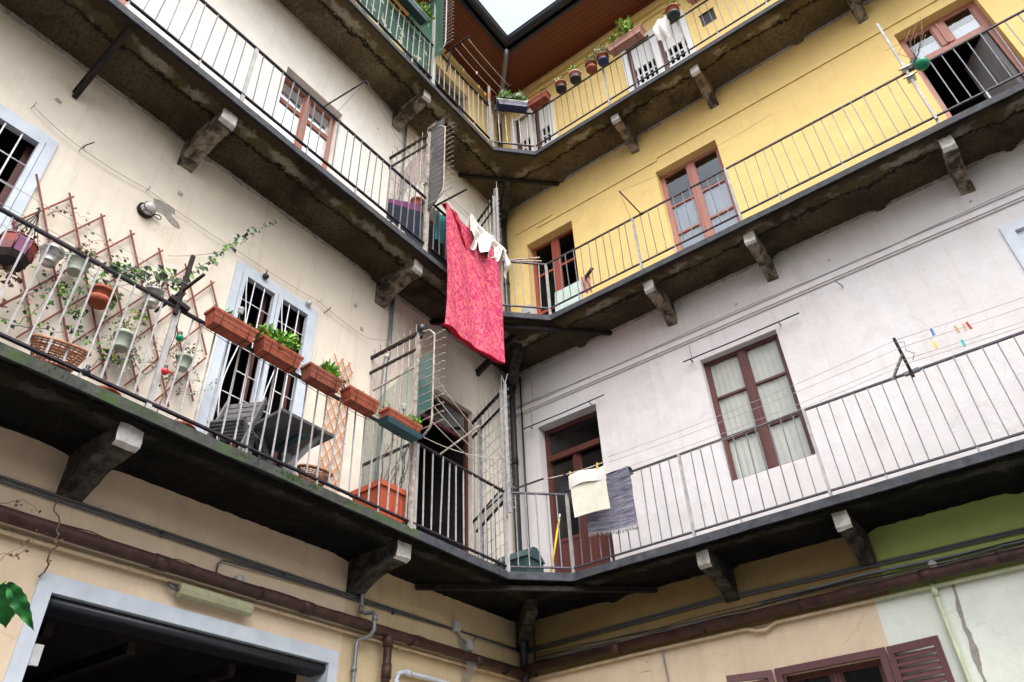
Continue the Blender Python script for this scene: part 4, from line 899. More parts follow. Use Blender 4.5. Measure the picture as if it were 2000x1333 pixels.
strands = [([fL(7.15,.06,5.45), fL(6.95,.06,5.75), fL(6.80,.07,6.0), fL(6.74,.07,6.3), fL(6.66,.06,6.6), fL(6.50,.07,6.8)], 70, [3,4,3,1]), ([fL(6.9,.07,5.5), fL(6.6,.08,5.62), fL(6.35,.08,5.7), fL(6.2,.07,5.62)], 60, [1,1,2]),
           ([fL(7.1,.07,6.1), fL(6.9,.08,6.35), fL(6.6,.08,6.5), fL(6.4,.08,6.52), fL(6.3,.07,6.7)], 70, [3,4,1,5]), ([fL(7.2,.06,5.5), fL(6.85,.06,5.55), fL(6.75,.08,5.85), fL(6.9,.07,6.1)], 50, [1,2,1]),
           ([fL(6.55,.07,6.35), fL(6.3,.09,6.25), fL(6.15,.08,6.5), fL(5.95,.08,6.6)], 60, [1,5,2]), ([fL(6.5,.08,5.8), fL(6.55,.08,6.1), fL(6.45,.07,6.25)], 25, [2,1]), ([fL(7.0,.06,6.7), fL(6.9,.07,6.85), fL(6.7,.07,6.9)], 22, [3,4])]
for k, (p, n_, mm) in enumerate(strands): part('strand', vine(p, int(n_*.8), .042, mm, .004, .06, 20+k), IV, t)
t = thing('climbing_plant', fL(5.8,.06,5.5), 'wiry half bare climber with tiny pale leaves at the right end of the red trellis', 'climbing plant', 'climbers on the left wall')
random.seed(31)
for k in range(9):
    u, z = random.uniform(5.45, 6.1), random.uniform(5.5, 5.9); pts = [fL(u,.12,z)]
    for i in range(5): u += random.uniform(-.12, .09); z += random.uniform(-.04, .14); pts.append(fL(u, .08+.05*random.random(), z))
    part('strand', vine(pts, 38, .026, [5,3,1,5], .0025, .04, 60+k), IV, t)
t = thing('dry_twigs', fL(6.2,.05,3.9), 'dried bare twigs clinging to the wall around the pipes at far left', 'climbing plant', 'climbers on the left wall')
for k, pts in enumerate(([fL(6.03,.03,3.70), fL(6.06,.16,3.9), fL(6.1,.19,4.05), fL(6.13,.1,4.2), fL(6.08,.05,4.36), fL(6.05,.04,4.6)], [fL(6.4,.04,3.5), fL(6.38,.12,3.7), fL(6.25,.15,3.86), fL(6.14,.19,4.0)], [fL(6.5,.04,4.1), fL(6.35,.05,4.2), fL(6.2,.04,4.16)], [fL(6.5,.05,3.8), fL(6.3,.12,3.75), fL(6.2,.14,3.85)])):
    part('twig', vine(pts, 6, .03, [3,0], .009 if k == 0 else .003, .03, 90+k), IV, t)
# ================================================================ POTS ON THE TRELLIS
LF = ['leaf_green', 'leaf_bright', 'leaf_ivy', 'leaf_pale', 'leaf_dry', 'twig', 'leaf_yellowish', 'leaf_red']
def pot(c, r, h, mat, label, group, plant=None, name='hanging_pot', cat='flower pot', rim=True, wire=None, taper=.72, saucer=None, rimmat=None):
    c = Vector(c); t = thing(name, c, label, cat, group)
    mb = MB(); mb.lathe(c, [(0,0), (r*taper,0), (r*taper*1.02,.01), (r*(taper+(1-taper)*.8),h*.8)]+([(r*1.07,h*.8), (r*1.09,h), (r*.95,h), (r*.9,h*.85)] if rim else [(r,h), (r*1.02,h+.004), (r*.95,h), (r*.93,h*.9)]), 22); part('pot', mb, mat, t)
    mb = MB(); mb.lathe(c, [(r*.92,h*.86), (0,h*.89)], 16); part('soil', mb, 'soil', t)
    if saucer:
        mb = MB(); mb.lathe(c, [(0,-.012), (r*.85,-.012), (r*1.0,.02), (r*1.0,.045), (r*.95,.02)], 20); part('saucer', mb, saucer, t)
    if wire:
        mb = MB(); w = Vector(wire)
        for a in (0, 120, 240): mb.tube([c+Vector((r*math.cos(R(a)), r*math.sin(R(a)), h)), w], .003, 4)
        part('hanger', mb, 'iron_dark', t)
    else:
        mb = MB(); mb.tube([c+Vector((-r*.98,0,h*.9)), c+Vector((-r-.05,0,h*.95)), c+Vector((-r-.06,0,h*.6))], .004, 5)
        if name == 'hanging_pot': part('hook', mb, 'iron_dark', t)
    if plant:
        n_, L, rad, mm, up = plant; mb = MB(); mb.clump(c+Vector((0,0,h+rad[2]*.5)), rad, n_, L, mm, 1, up); part('foliage', mb, LF, t)
    return t
random.seed(5)
GP = 'pots hooked on the trellis'
pot(fL(6.88,.16,6.15), .088, .15, 'zinc_bucket', 'shiny galvanised bucket pot near the left end of the trellis', GP, None)
pot(fL(6.66,.16,6.20), .09, .15, 'pot_sage', 'pale sage green pot just right of the galvanised bucket, its top behind the rail', GP, (60, .05, (.09,.12,.09), [4,0,7], .1))
pot(fL(6.395,.17,6.02), .095, .14, 'terracotta', 'round terracotta pot hooked midway on the trellis', GP, (30, .05, (.08,.12,.06), [0,1,4], .2), saucer='terracotta')
pot(fL(5.97,.17,6.28), .09, .165, 'zinc_bucket', 'larger dull grey bucket hooked just left of the black clothes line post', GP, (90, .04, (.12,.14,.12), [3,4,5], .2))
pot(fL(6.09,.16,5.70), .085, .16, 'pot_sage', 'sage green pot low on the trellis with wiry plants on both sides', GP, (120, .035, (.13,.16,.11), [3,4,6,0], .1))
pot(fL(5.50,.16,5.80), .072, .14, 'pot_sage', 'smallest sage green pot, at the right end of the trellis beside the french door', GP, (130, .035, (.12,.16,.10), [3,0,4,5], .2))
# trailing greenery hanging below three of the pots
def trail(c, n_, label, mm, rad):
    t = thing('trailing_plant', c, label, 'plant', 'trailing plants on the trellis'); mb = MB(); mb.clump(c, rad, n_, .05, mm, 1, -.6); part('foliage', mb, LF, t)
trail(fL(6.66,.14,6.02), 55, 'green sprigs hanging under the pale sage pot next to the galvanised bucket', [0,1,2], (.05,.09,.13))
trail(fL(6.28,.12,6.12), 60, 'leafy green stems trailing on the right of the round terracotta pot', [0,2,0,3], (.04,.08,.17))
trail(fL(6.0,.14,6.14), 45, 'yellow green tuft under the larger grey bucket', [6,0,4], (.05,.07,.08))
trail(fL(6.12,.12,5.62), 60, 'mossy tuft spilling under the low sage green pot', [6,2,0], (.05,.13,.05))
trail(fL(6.50,.10,5.88), 35, 'dark leaves under the round terracotta pot', [2,0], (.04,.08,.07))
# mosaic hanging lantern pot
c = Vector(fL(7.17,.35,5.80)); t = thing('hanging_planter', c, 'red and purple faceted hanging planter on long dark wires at the left edge', 'planter')
mb = MB(); seg = 8; r1, r2, h1, h2 = .15, .17, .16, .25
ring = lambda r, h: [c+Vector((r*math.cos(2*math.pi*(k+.5)/seg), r*math.sin(2*math.pi*(k+.5)/seg), h)) for k in range(seg)]
A_, B_, D_ = ring(.11, .02), ring(.135, .08), ring(.14, .24)
for k in range(seg):
    q = (k+1) % seg; mb.quad(A_[k], A_[q], B_[q], B_[k], 3); m1 = B_[k].lerp(D_[k], .5); m2 = B_[q].lerp(D_[q], .5)
    mb.quad(B_[k], B_[q], m2, m1, (k*2) % 3); mb.quad(m1, m2, D_[q], D_[k], (k+1) % 3)
mb.v += A_; n0 = len(mb.v)-seg; mb.face([n0+k for k in range(seg)][::-1], 3); part('pot', mb, ['mosaic_red', 'mosaic_orange', 'mosaic_purple', 'iron_dark'], t)
mb = MB()
for k in range(seg): mb.tube([B_[k], D_[k]], .008, 5); mb.tube([D_[k], D_[(k+1) % seg]], .008, 5)
part('frame', mb, 'mosaic_red', t)
mb = MB(); top = fL(7.13,.30,6.46)
for k in range(seg): mb.tube(arc(D_[k]+Vector((0,0,0)), top+Vector((.004*k,0,0)), .02, 6), .0035, 4)
mb.tube([top, fL(7.12,.20,6.60), fL(7.1,.04,6.72)], .008, 6); part('hanger', mb, 'iron_dark', t)
mb = MB(); mb.clump(c+Vector((0,0,.32)), (.10,.12,.07), 50, .05, [4,7,5], 1, .1); part('foliage', mb, LF, t)
mb = MB(); mb.clump(c+Vector((-.02,.03,-.08)), (.07,.15,.08), 26, .06, [4,7], 1, -.6); part('trailing_leaves', mb, LF, t)
# baskets on the walkway
def basket(u, w, z, r, h, tilt, label):
    c = fL(u,w,z); t = thing('wicker_basket', c, label, 'basket', 'wicker baskets on the lowest walkway'); t.rotation_euler = tilt
    mb = MB()
    for k in range(9):
        s_ = k/8; rr = r*(.70+.30*s_); mb.tube([c+Vector((rr*math.cos(a), rr*math.sin(a), h*s_)) for a in [2*math.pi*i/24 for i in range(25)]], .006, 4, 0, False)
    for i in range(26):
        a = 2*math.pi*i/26; q = a+.25
        mb.tube([c+Vector((r*.70*math.cos(a), r*.70*math.sin(a), 0)), c+Vector((r*math.cos(q), r*math.sin(q), h))], .0045, 4, 0, False)
    part('woven_side', mb, 'cane', t)
    mb = MB()
    for k in range(1, 8): rr = r*.70*k/8; mb.tube([c+Vector((rr*math.cos(a), rr*math.sin(a), 0)) for a in [2*math.pi*i/20 for i in range(21)]], .0065, 4, 0, False)
    for i in range(16): a = 2*math.pi*i/16; mb.tube([c, c+Vector((r*.70*math.cos(a), r*.70*math.sin(a), 0))], .004, 4)
    part('woven_base', mb, 'cane', t)
    mb = MB(); mb.tube([c+Vector((r*1.02*math.cos(a), r*1.02*math.sin(a), h)) for a in [2*math.pi*i/24 for i in range(25)]], .013, 6); part('rim', mb, 'cane', t)
basket(6.68, .60, 4.99, .20, .16, (R(6), R(24), 0), 'wicker basket on the walkway behind the rail at far left')
basket(4.20, .62, 4.96, .16, .13, (0, R(16), 0), 'smaller wicker basket at the foot of the orange trellis')
def dish(u, w, r, label):
    c = fL(u,w,4.85); t = thing('plant_saucer', c, label, 'saucer', 'clay bowls on the walkway floor'); mb = MB(); mb.lathe(c, [(0,0), (r*.8,0), (r,.05), (r*.98,.058), (r*.75,.01)], 22); part('bowl', mb, 'terracotta', t)
    mb = MB(); mb.clump(c+Vector((0,0,.07)), (r*.7,r*.7,.05), 30, .04, [4,0,3], 1, .3); part('foliage', mb, LF, t)
dish(6.28, .66, .13, 'clay bowl on the walkway floor left of the rail post'); dish(5.62, .66, .13, 'clay bowl on the walkway floor right of the rail post')
# moss growing on the walkway edge
mb = MB(); random.seed(200)
for k, (u, s_) in enumerate(((7.4,.2), (6.7,.12), (5.05,.14), (4.6,.16), (4.35,.10), (3.9,.12), (1.6,.16))): mb.clump(fL(u,.84,4.80), (.018, s_, .035), int(600*s_), .020, 0, 1, .3)
mo = solo('moss', mb, 'moss', fL(4.6,.84,4.8), 'green moss on the stone edge of the lowest walkway', 'moss'); mo['kind'] = 'stuff'
# ================================================================ PLANTERS ON THE RAILS
def planter(fr, u, w, z, L, W, H, mat, label, group, plant=(), tray=None, rimmat=None, ribs=0, holder=True, traymat=None, tilt=0, plants_h=.05):
    # z = bottom; tapered box with a rolled rim and a wire holder hooked over the rail
    t = thing('flower_box', fr(u,w,z), label, 'flower box', group)
    def bx(mb, s0, s1, z0, z1, mi=0):
        a, b_ = L/2*s0, W/2*s0; c_, d = L/2*s1, W/2*s1
        mb.hexa([fr(u-a,w-b_,z+z0), fr(u+a,w-b_,z+z0), fr(u+a,w+b_,z+z0), fr(u-a,w+b_,z+z0), fr(u-c_,w-d,z+z1), fr(u+c_,w-d,z+z1), fr(u+c_,w+d,z+z1), fr(u-c_,w+d,z+z1)], mi)
    mb = MB(); bx(mb, .86, .97, 0, H-.025)
    for k in range(ribs):
        zz = H*(.25+.16*k); bx(mb, .91+.02*k, .92+.02*k, zz, zz+.010)
    part('box', mb, mat, t)
    mb = MB(); s0 = 1.03; a, b_ = L/2*s0, W/2*s0; q = .014
    for (x0, x1, y0, y1) in ((-a,a,-b_,-b_+q), (-a,a,b_-q,b_), (-a,-a+q,-b_+q,b_-q), (a-q,a,-b_+q,b_-q)): mb.box(fr, u+x0, u+x1, w+y0, w+y1, z+H-.026, z+H)
    part('rim', mb, rimmat or mat, t)
    mb = MB(); mb.box(fr, u-L/2*.93, u+L/2*.93, w-W/2*.9, w+W/2*.9, z+H-.05, z+H-.02+.0); part('soil', mb, 'soil', t)
    if tray:
        mb = MB(); mb.hexa([fr(u-L*.47,w-W*.44,z-.02), fr(u+L*.47,w-W*.44,z-.02), fr(u+L*.47,w+W*.44,z-.02), fr(u-L*.47,w+W*.44,z-.02), fr(u-L*.53,w-W*.56,z+.035), fr(u+L*.53,w-W*.56,z+.035), fr(u+L*.53,w+W*.56,z+.035), fr(u-L*.53,w+W*.56,z+.035)]); part('tray', mb, tray, t)
    if holder:
        mb = MB(); r = .0035
        for uu in (u-L*.3, u+L*.3):
            mb.tube([fr(uu,w-W/2-.03,z+H-.02), fr(uu,w-W/2-.012,z+H*.9), fr(uu,w-W*.45,z-.006), fr(uu,w+W*.45,z-.006), fr(uu,w+W/2+.012,z+H*.5), fr(uu,w+W/2+.012,z+H*.92)], r, 4)
        for zz in (.3, .6): mb.tube([fr(u-L*.5,w+W/2+.013,z+H*zz), fr(u+L*.5,w+W/2+.013,z+H*zz)], r, 4)
        for ww in (-.42, .42): mb.tube([fr(u-L*.55,w+W*ww,z-.01), fr(u-L*.1,w+W*ww,z-.03), fr(u+L*.5,w+W*ww,z-.01)], r, 4)
        part('wire_holder', mb, 'iron_dark', t)
    for (du, n_, lf, rad, mm, up) in plant:
        mb = MB(); mb.clump(fr(u+du,w,z+H+rad[2]*.6), rad, n_, lf, mm, 1, up)
        for _ in range(max(3, n_//12)):
            q = fr(u+du+random.uniform(-1,1)*rad[1]*.6, w+random.uniform(-1,1)*.03, z+H-.03); mb.tube([q, q+Vector((random.uniform(-.03,.03), random.uniform(-.03,.03), rad[2]*1.2))], .004, 4, 5)
        part('foliage', mb, LF, t)
    return t
random.seed(77)
GT = 'terracotta flower boxes on the left rail of the lowest walkway'
HB = .150; zb = 5.785; W_ = .15
planter(fL, 5.555, .945, zb, .46, W_, HB, 'terracotta', 'first terracotta flower box from the left, on the lowest rail, with sparse sprigs', GT, [(.08, 14, .05, (.05,.05,.06), [0,1], .5), (-.1, 30, .05, (.06,.09,.03), [4,6,0], .2), (-.22, 30, .05, (.06,.07,.05), [6,4,0], 0)])
planter(fL, 5.03, .945, zb, .46, W_, HB, 'terracotta', 'ribbed terracotta flower box with a lush bright green geranium', GT, [(.10, 120, .085, (.10,.13,.10), [0,1,1], .4), (-.08, 120, .09, (.10,.12,.13), [1,1,0], .4), (.25, 40, .05, (.07,.06,.06), [6,0,4], -.2)], ribs=4)
planter(fL, 4.50, .945, zb, .41, W_, HB, 'terracotta_dull', 'plain brown flower box third along the lowest rail, one small green plant', GT, [(-.07, 80, .085, (.08,.10,.08), [1,1,0], .5)])
planter(fL, 3.98, .945, zb, .41, W_, HB, 'terracotta', 'ribbed terracotta flower box with nothing but dry wisps', GT, [(.0, 14, .04, (.05,.16,.03), [4,3], .2), (.24, 30, .04, (.05,.05,.10), [7,4,0], -.5)], ribs=3)
planter(fL, 3.38, .945, zb+.01, .52, W_, HB, 'terracotta', 'last terracotta flower box by the cage, standing in a blue green tray', GT, [(-.18, 110, .05, (.08,.12,.06), [1,6,1], .3), (.2, 16, .05, (.05,.06,.06), [3,6], .5)], tray='tray_teal')
def solar(u, w, z, label):
    t = thing('solar_stake_light', fL(u,w,z), label, 'garden light', 'stake lights'); mb = MB(); mb.tube([fL(u,w,z), fL(u,w,z+.13)], .006, 6); part('stake', mb, 'plastic_black', t)
    mb = MB(); mb.lathe(fL(u,w,z+.13), [(.012,0), (.025,.01), (.025,.05), (.03,.055), (.03,.065), (0,.07)], 12); part('head', mb, 'bulb_glass', t)
solar(3.36, .96, 5.93, 'small silver topped stake light in the last flower box'); solar(5.50, .95, 5.93, 'small stake light in the first flower box, tilted')
# coloured bulbs tied down the rail post
t = thing('string_lights', fL(5.95,.80,5.6), 'coloured red, green and blue bulbs hung on the rail near the trellis', 'lights')
mb = MB(); pp = [fL(6.5,.80,4.98), fL(6.45,.78,5.10), fL(6.2,.74,5.28), fL(6.06,.74,5.18), fL(5.97,.78,5.4), fL(5.93,.76,5.62), fL(5.97,.82,5.86), fL(5.60,.84,5.92), fL(5.3,.84,5.90), fL(5.0,.84,5.93)]
for a, b_ in zip(pp[:-1], pp[1:]): mb.tube(arc(a, b_, .03, 7), .0035, 4)
part('cable', mb, 'cable_black', t)
for u, z, mt_ in ((5.92,5.56,'bulb_green'), (5.96,5.19,'bulb_red'), (5.68,6.02,'bulb_blue'), (6.52,4.88,'plastic_black')):
    mb = MB(); mb.lathe(fL(u,.83,z), [(0,0), (.02,.006), (.032,.025), (.03,.045), (.015,.06)], 12); part('bulb', mb, mt_, t)
    mb = MB(); mb.lathe(fL(u,.83,z+.055), [(.016,0), (.016,.035), (.008,.04)], 10); part('socket', mb, 'plastic_black', t)
t = thing('potted_geranium', fL(5.78,.35,5.45), 'two small red blooms among wiry stems behind the rail', 'plant'); mb = MB()
for u, z in ((5.80,5.62), (5.70,5.53)): mb.clump(fL(u,.4,z), (.03,.03,.02), 18, .03, 0, 1, .3)
part('blooms', mb, 'flower_red', t); mb = MB(); mb.clump(fL(5.75,.4,5.48), (.06,.08,.09), 40, .03, [4,3,0], 1, .3); mb.tube([fL(5.8,.4,4.85), fL(5.8,.4,5.62)], .005, 5, 5); mb.tube([fL(5.74,.4,4.85), fL(5.7,.4,5.53)], .005, 5, 5); part('stems', mb, LF, t)
# black clothes line post with arms on the left rail
t = thing('clothes_line_post', fL(6.03,.816,5.87), 'black iron clothes line post on the left rail with ivy starting from it', 'clothes line post'); mb = MB()
mb.bar(fL(6.02,.84,5.78), fL(6.03,.87,6.44), .035, .03); part('post', mb, 'iron_dark', t)
mb = MB(); mb.bar(fL(6.02,.45,6.02), fL(6.02,1.15,6.06), .022); mb.bar(fL(6.10,.83,5.93), fL(5.92,.85,5.88), .05, .04); mb.bar(fL(6.05,.84,6.3), fL(5.99,.84,6.3), .012, .012); part('arm', mb, 'iron_dark', t)
mb = MB()
for w in (.5, .72, .95): mb.tube(arc(fL(6.02,w,6.05), fL(9.5,w,6.05), .05, 10), .003, 4)
part('wire', mb, 'wire_pale', t)
# table and folding chairs
t = thing('garden_table', fL(4.33,.31,4.84), 'small square grey folding table seen from below in front of the gridded french door', 'table')
mb = MB()
for k in range(6): mb.box(fL, 4.02+.106*k, 4.02+.106*k+.104, .02, .62, 5.56, 5.578)
mb.box(fL, 4.015, 4.655, .0, .018, 5.55, 5.582); mb.box(fL, 4.015, 4.655, .622, .64, 5.55, 5.582); mb.box(fL, 4.0, 4.013, .0, .64, 5.55, 5.582); mb.box(fL, 4.657, 4.67, .0, .64, 5.55, 5.582); part('table_top', mb, 'grey_wood', t)
for a, b_, ww in ((4.12, 4.58, .12), (4.58, 4.12, .50)):
    mb = MB(); mb.bar(fL(a,ww,4.84), fL(b_,ww,5.55), .045, .02, (1,0,0)); part('leg', mb, 'grey_wood', t)
    mb = MB(); mb.bar(fL(a,ww+.06,4.84), fL(b_,ww+.06,5.55), .045, .02, (1,0,0)); part('leg', mb, 'grey_wood', t)
mb = MB(); mb.bar(fL(4.3,.1,5.49), fL(4.3,.54,5.49), .06, .05); part('brace', mb, 'tray_teal', t)
def chair(u, w, rz, mat, label):
    c = fL(u,w,4.84); t = thing('folding_chair', c, label, 'chair')
    g = lambda x, y, z: c+Vector((x, y, z))
    for s_ in (-.19, .19):
        mb = MB(); mb.bar(g(-.2,s_,0), g(.16,s_,.86), .04, .022, (0,1,0)); part('leg', mb, mat, t)
        mb = MB(); mb.bar(g(.2,s_*.87,0), g(-.12,s_*.87,.48), .04, .022, (0,1,0)); part('leg', mb, mat, t)
    mb = MB()
    for k in range(6): mb.box(lambda a, b_, z_: g(a, b_, z_), -.16+.062*k, -.16+.062*k+.05, -.17, .17, .44, .458)
    part('seat', mb, mat, t); mb = MB()
    for k in range(4): mb.bar(g(.16+.02*k-.03,-.19,.62+.07*k), g(.16+.02*k-.03,.19,.62+.07*k), .015, .045)
    part('backrest', mb, mat, t); t.rotation_euler = (0, 0, rz)
chair(5.0, .40, R(120), 'grey_wood', 'grey folding chair on the walkway left of the small table')
# big terracotta trough with bare rose stems by the cage
t = thing('large_planter', fL(3.2,.52,4.84), 'big orange red trough with bare thorny stems at the foot of the cage', 'planter'); mb = MB()
mb.hexa([fL(2.97,.36,4.845), fL(3.36,.36,4.845), fL(3.36,.70,4.845), fL(2.97,.70,4.845), fL(2.92,.32,5.22), fL(3.41,.32,5.22), fL(3.41,.75,5.22), fL(2.92,.75,5.22)])
for k in range(4): mb.box(fL, 3.0+.085*k, 3.03+.085*k, .715, .742, 4.9, 5.2)
part('box', mb, 'plastic_orange', t); mb = MB()
for (x0, x1, y0, y1) in ((2.90,3.43,.73,.77), (2.90,3.43,.30,.34), (2.90,2.94,.34,.73), (3.39,3.43,.34,.73)): mb.box(fL, x0, x1, y0, y1, 5.21, 5.27)
part('rim', mb, 'plastic_orange', t); mb = MB(); mb.box(fL, 2.94, 3.39, .34, .73, 5.18, 5.225); part('soil', mb, 'soil', t)
mb = MB(); random.seed(8)
for k in range(9):
    u, w = random.uniform(3.05, 3.35), random.uniform(.4, .65); pts = [fL(u,w,5.2)]
    for i in range(5): u += random.uniform(-.08, .03); w += random.uniform(-.03, .05); pts.append(fL(u, w, 5.2+.14*(i+1)))
    mb.tube(pts, .006, 5)
part('stems', mb, 'twig', t)
# ================================================================ SECURITY CAGES AT THE CORNER BAY
def wav(a, d, L, amp=.016, n=8):
    d = Vector(d).normalized(); s_ = d.cross(Vector((.3,.2,.9))).normalized(); return [Vector(a)+d*L*i/n+s_*amp*math.sin(i*2.2)*(i > n*.45) for i in range(n+1)]
def cage(lv, pa, pb_, z0, zt, label, fan=0, fz=None, metal='rusty_iron', net=None, nvert=8, bars=(), fanmat='rusty_iron'):
    # grille standing across the walkway from the wall (pa) to the rail (pb_)
    A = Vector((pa[0], pa[1], 0)); Bp = Vector((pb_[0], pb_[1], 0)); d = (Bp-A).normalized(); L_ = (Bp-A).length
    t = thing('security_grille', (Bp.x, Bp.y, z0), label, 'grille', 'iron grilles across the walkways')
    P = lambda s_, z: A+d*s_+Vector((0,0,z))
    for zz, q1_, q2_ in ((zt,.03,.045), (zt-.24,.022,.035), (z0+.06,.022,.03), (z0+1.0,.022,.03)):
        mb = MB(); mb.bar(P(0,zz), P(L_,zz), q1_, q2_); part('cross_bar', mb, 'iron_dark', t)
    mb = MB(); mb.bar(P(L_,z0-.02), P(L_,zt+.03), .042, .042); part('post', mb, fanmat, t)
    for k in range(nvert):
        s_ = L_*(k+.5)/nvert; mb = MB(); mb.tube([P(s_,z0+.06), P(s_,zt)], .007, 5); mb.tube(wav(P(s_,zt), (0,0,1), random.uniform(.10, .17), .010), .006, 5); part('upright', mb, metal, t)
    if fan:
        q0, q1 = fz; mb = MB(); x = L_+fan
        mb.tube([P(L_,q1+.12), P(L_+fan*.15,q1+.04), P(L_+fan*.7,q1-.0), P(x,q1-.10), P(x,q1-.3), P(x,q0+.2), P(x-.02,q0+.08), P(L_+fan*.5,q0), P(L_,q0)], .013, 7); part('fan_frame', mb, fanmat, t)
        z = q0+.10; k = 0
        while z < q1-.02:
            mb = MB(); mb.tube([P(L_,z), P(x,z)], .006, 5); mb.tube(wav(P(x,z), d, .17, .012), .006, 5); part('spike', mb, fanmat, t); z += .115; k += 1
    return t, P, L_, d
random.seed(3)
z1, z2, z3 = FL
cg, P, L_, d = cage(0, (.0,-3.04), (.83,-3.04), z1, 7.40, 'iron grille with wavy fanned spikes on the lowest walkway, left of the dark doorway', .26, (5.87, 7.35), 'rusty_iron')
mb = MB(); mb.sheet(lambda a, b_: P(L_*a, z1+.1+(1.65+.35*a+.1*a*a-(-.0))*b_-.0)+Vector((0, .012*math.sin(a*14), 0)), 24, 8); part('netting', mb, 'net_sage', cg)
mb = MB(); mb.quad(P(L_+.01,6.15), P(L_+.24,6.20), P(L_+.24,7.0), P(L_+.01,6.95)); part('netting', mb, 'panel_green', cg)
mb = MB(); mb.bar(P(L_*.1,6.86), P(L_*.95,6.9), .02); part('cross_bar', mb, 'rusty_iron', cg)
mb = MB(); mb.lathe(P(L_+.04,7.38), [(0,0), (.045,.01), (.06,.05), (.055,.10), (.02,.13)], 14); mb.tube([P(L_+.04,7.38), P(L_+.04,7.3)], .02, 8); part('lamp_cap', mb, 'gutter_metal', cg)
t = thing('hanging_bulb', fL(3.05,.3,7.25), 'small round silver bulb hanging from the top bar of the left cage', 'bulb'); mb = MB(); mb.lathe(fL(3.05,.3,7.25), [(0,0), (.022,.005), (.034,.028), (.03,.05), (.012,.065)], 12); mb.tube([fL(3.05,.3,7.31), fL(3.05,.3,7.40)], .004, 4); part('bulb', mb, 'bulb_glass', t)
cg2, P2, L2, d2 = cage(0, (.0,-.98), (.83,-1.36), z1, 7.38, 'tall white painted grille with double posts at the corner of the lowest walkway', 0, None, 'rail_white', fanmat='rail_white')
mb = MB(); mb.bar(P2(L2+.10,z1+.7), P2(L2+.10,7.45), .030, .030)
part('post', mb, 'rail_white', cg2)
for i in range(14):
    z = 5.7+.125*i; mb = MB(); mb.tube([P2(L2-.02,z), P2(L2+.14,z-.01)]+wav(P2(L2+.14,z-.01), d2, .07, .012, 4)[1:], .005, 4); part('spike', mb, 'rail_white', cg2)
mb = MB(); mb.tube(wav(P2(L2,7.4), (0,0,1), .2, .015), .007, 5); mb.tube(wav(P2(L2+.10,7.45), (.25,.1,1), .16, .015), .007, 5); mb.tube(wav(P2(L2+.10,7.45), (-.3,-.1,1), .16, .015), .007, 5); part('spike', mb, 'rail_white', cg2)
mb = MB(); mb.bar(P2(L2*.28,z1), P2(L2*.28,7.3), .045, .03); part('post', mb, 'rail_white', cg2)
for i in range(13): mb = MB(); mb.tube([P2(L2*.28,5.05+.17*i), P2(L2,5.03+.17*i)], .0045, 4); part('cross_wire', mb, 'rail_white', cg2)
mb = MB(); mb.bar(P2(.15,5.75), P2(L2-.02,5.85), .02, .16); part('board', mb, 'cream_cloth', cg2); mb = MB(); mb.bar(P2(.10,5.66), P2(L2,5.76), .025, .03); part('cross_bar', mb, 'iron_dark', cg2); mb = MB(); mb.bar(P2(.10,5.84), P2(L2,5.95), .025, .03); part('cross_bar', mb, 'iron_dark', cg2)
# clothes wires strung between the two cages
t = thing('clothes_line', fL(2.2,1.0,6.4), 'slack wires strung between the two grilles over the lowest rail by the doorway', 'clothes line')
for w, za, zb_ in ((.92,6.95,6.30), (1.0,6.55,6.05), (1.06,6.28,5.95), (1.1,6.0,5.85), (.86,5.95,6.35)):
    mb = MB(); mb.tube(arc(fL(3.04,w,za), fL(1.38,w*.9+.02,zb_), .08, 10), .0055, 4); part('wire', mb, 'rope', t)
mb = MB(); mb.bar(fL(2.6,.83,5.88), fL(2.45,1.30,6.15), .016); part('arm', mb, 'rusty_iron', t)
t = thing('clothesline_prop', fL(1.3,.85,5.88), 'dark rusty arm poking out from the rail corner of the lowest walkway', 'clothes line prop', 'props holding clothes lines'); mb = MB(); mb.bar(fL(1.36,.80,5.86), fL(1.02,1.20,6.06), .014, .022); part('arm', mb, 'iron_dark', t); mb = MB(); mb.tube([fL(1.3,.86,5.9), fL(1.25,.9,5.97), fL(1.2,.9,5.93), fL(1.22,.9,5.87)], .01, 6); part('hook', mb, 'iron_dark', t)
t = thing('coiled_wire', fL(1.24,.84,5.78), 'coil of wire hung on the corner post of the lowest rail', 'wire'); mb = MB(); mb.tube([fL(1.24,.86,5.74)+Vector((.0+.01*math.sin(a*3), .055*math.cos(a), .055*math.sin(a))) for a in [math.pi*i/7 for i in range(40)]], .006, 5); part('coil', mb, 'rope', t)
# middle walkway
cg, P, L_, d = cage(1, (.0,-3.05), (.82,-3.0), z2, 11.40, 'iron grille of the middle walkway with grey sheet metal and fanned spikes', .30, (9.75, 11.45))
mb = MB(); b0, b1 = L_-.065, L_+.27
pts = [(b0,9.62), (b0,11.5), (b1,11.62), (b1,10.0), (b1-.1,9.75), (b0+.07,9.62)]
for s_ in (-.012, .006):
    for x, z in pts: mb.v.append(P(x, z)+Vector((0, s_+.01, 0)))
n = len(pts); mb.face(range(n), 0); mb.face([n+i for i in range(n)], 0)
for i in range(n): mb.face((i, (i+1) % n, n+(i+1) % n, n+i), 0)
part('sheet_board', mb, 'old_board', cg, 'weathered grey board wired to the fanned spikes')
mb = MB(); random.seed(4)
for k in range(3): mb.tube([P(b0+.05+random.uniform(-.02,.2), 11.5+random.uniform(-.02,.08))+Vector((0,-.03,0)) for _ in range(9)], .006, 4)
for k in range(2): mb.tube([P(b0+random.uniform(.0,.12), 10.25+random.uniform(-.08,.08))+Vector((0,-.03,0)) for _ in range(9)], .005, 4)
part('tied_wire', mb, 'rusty_iron', cg)
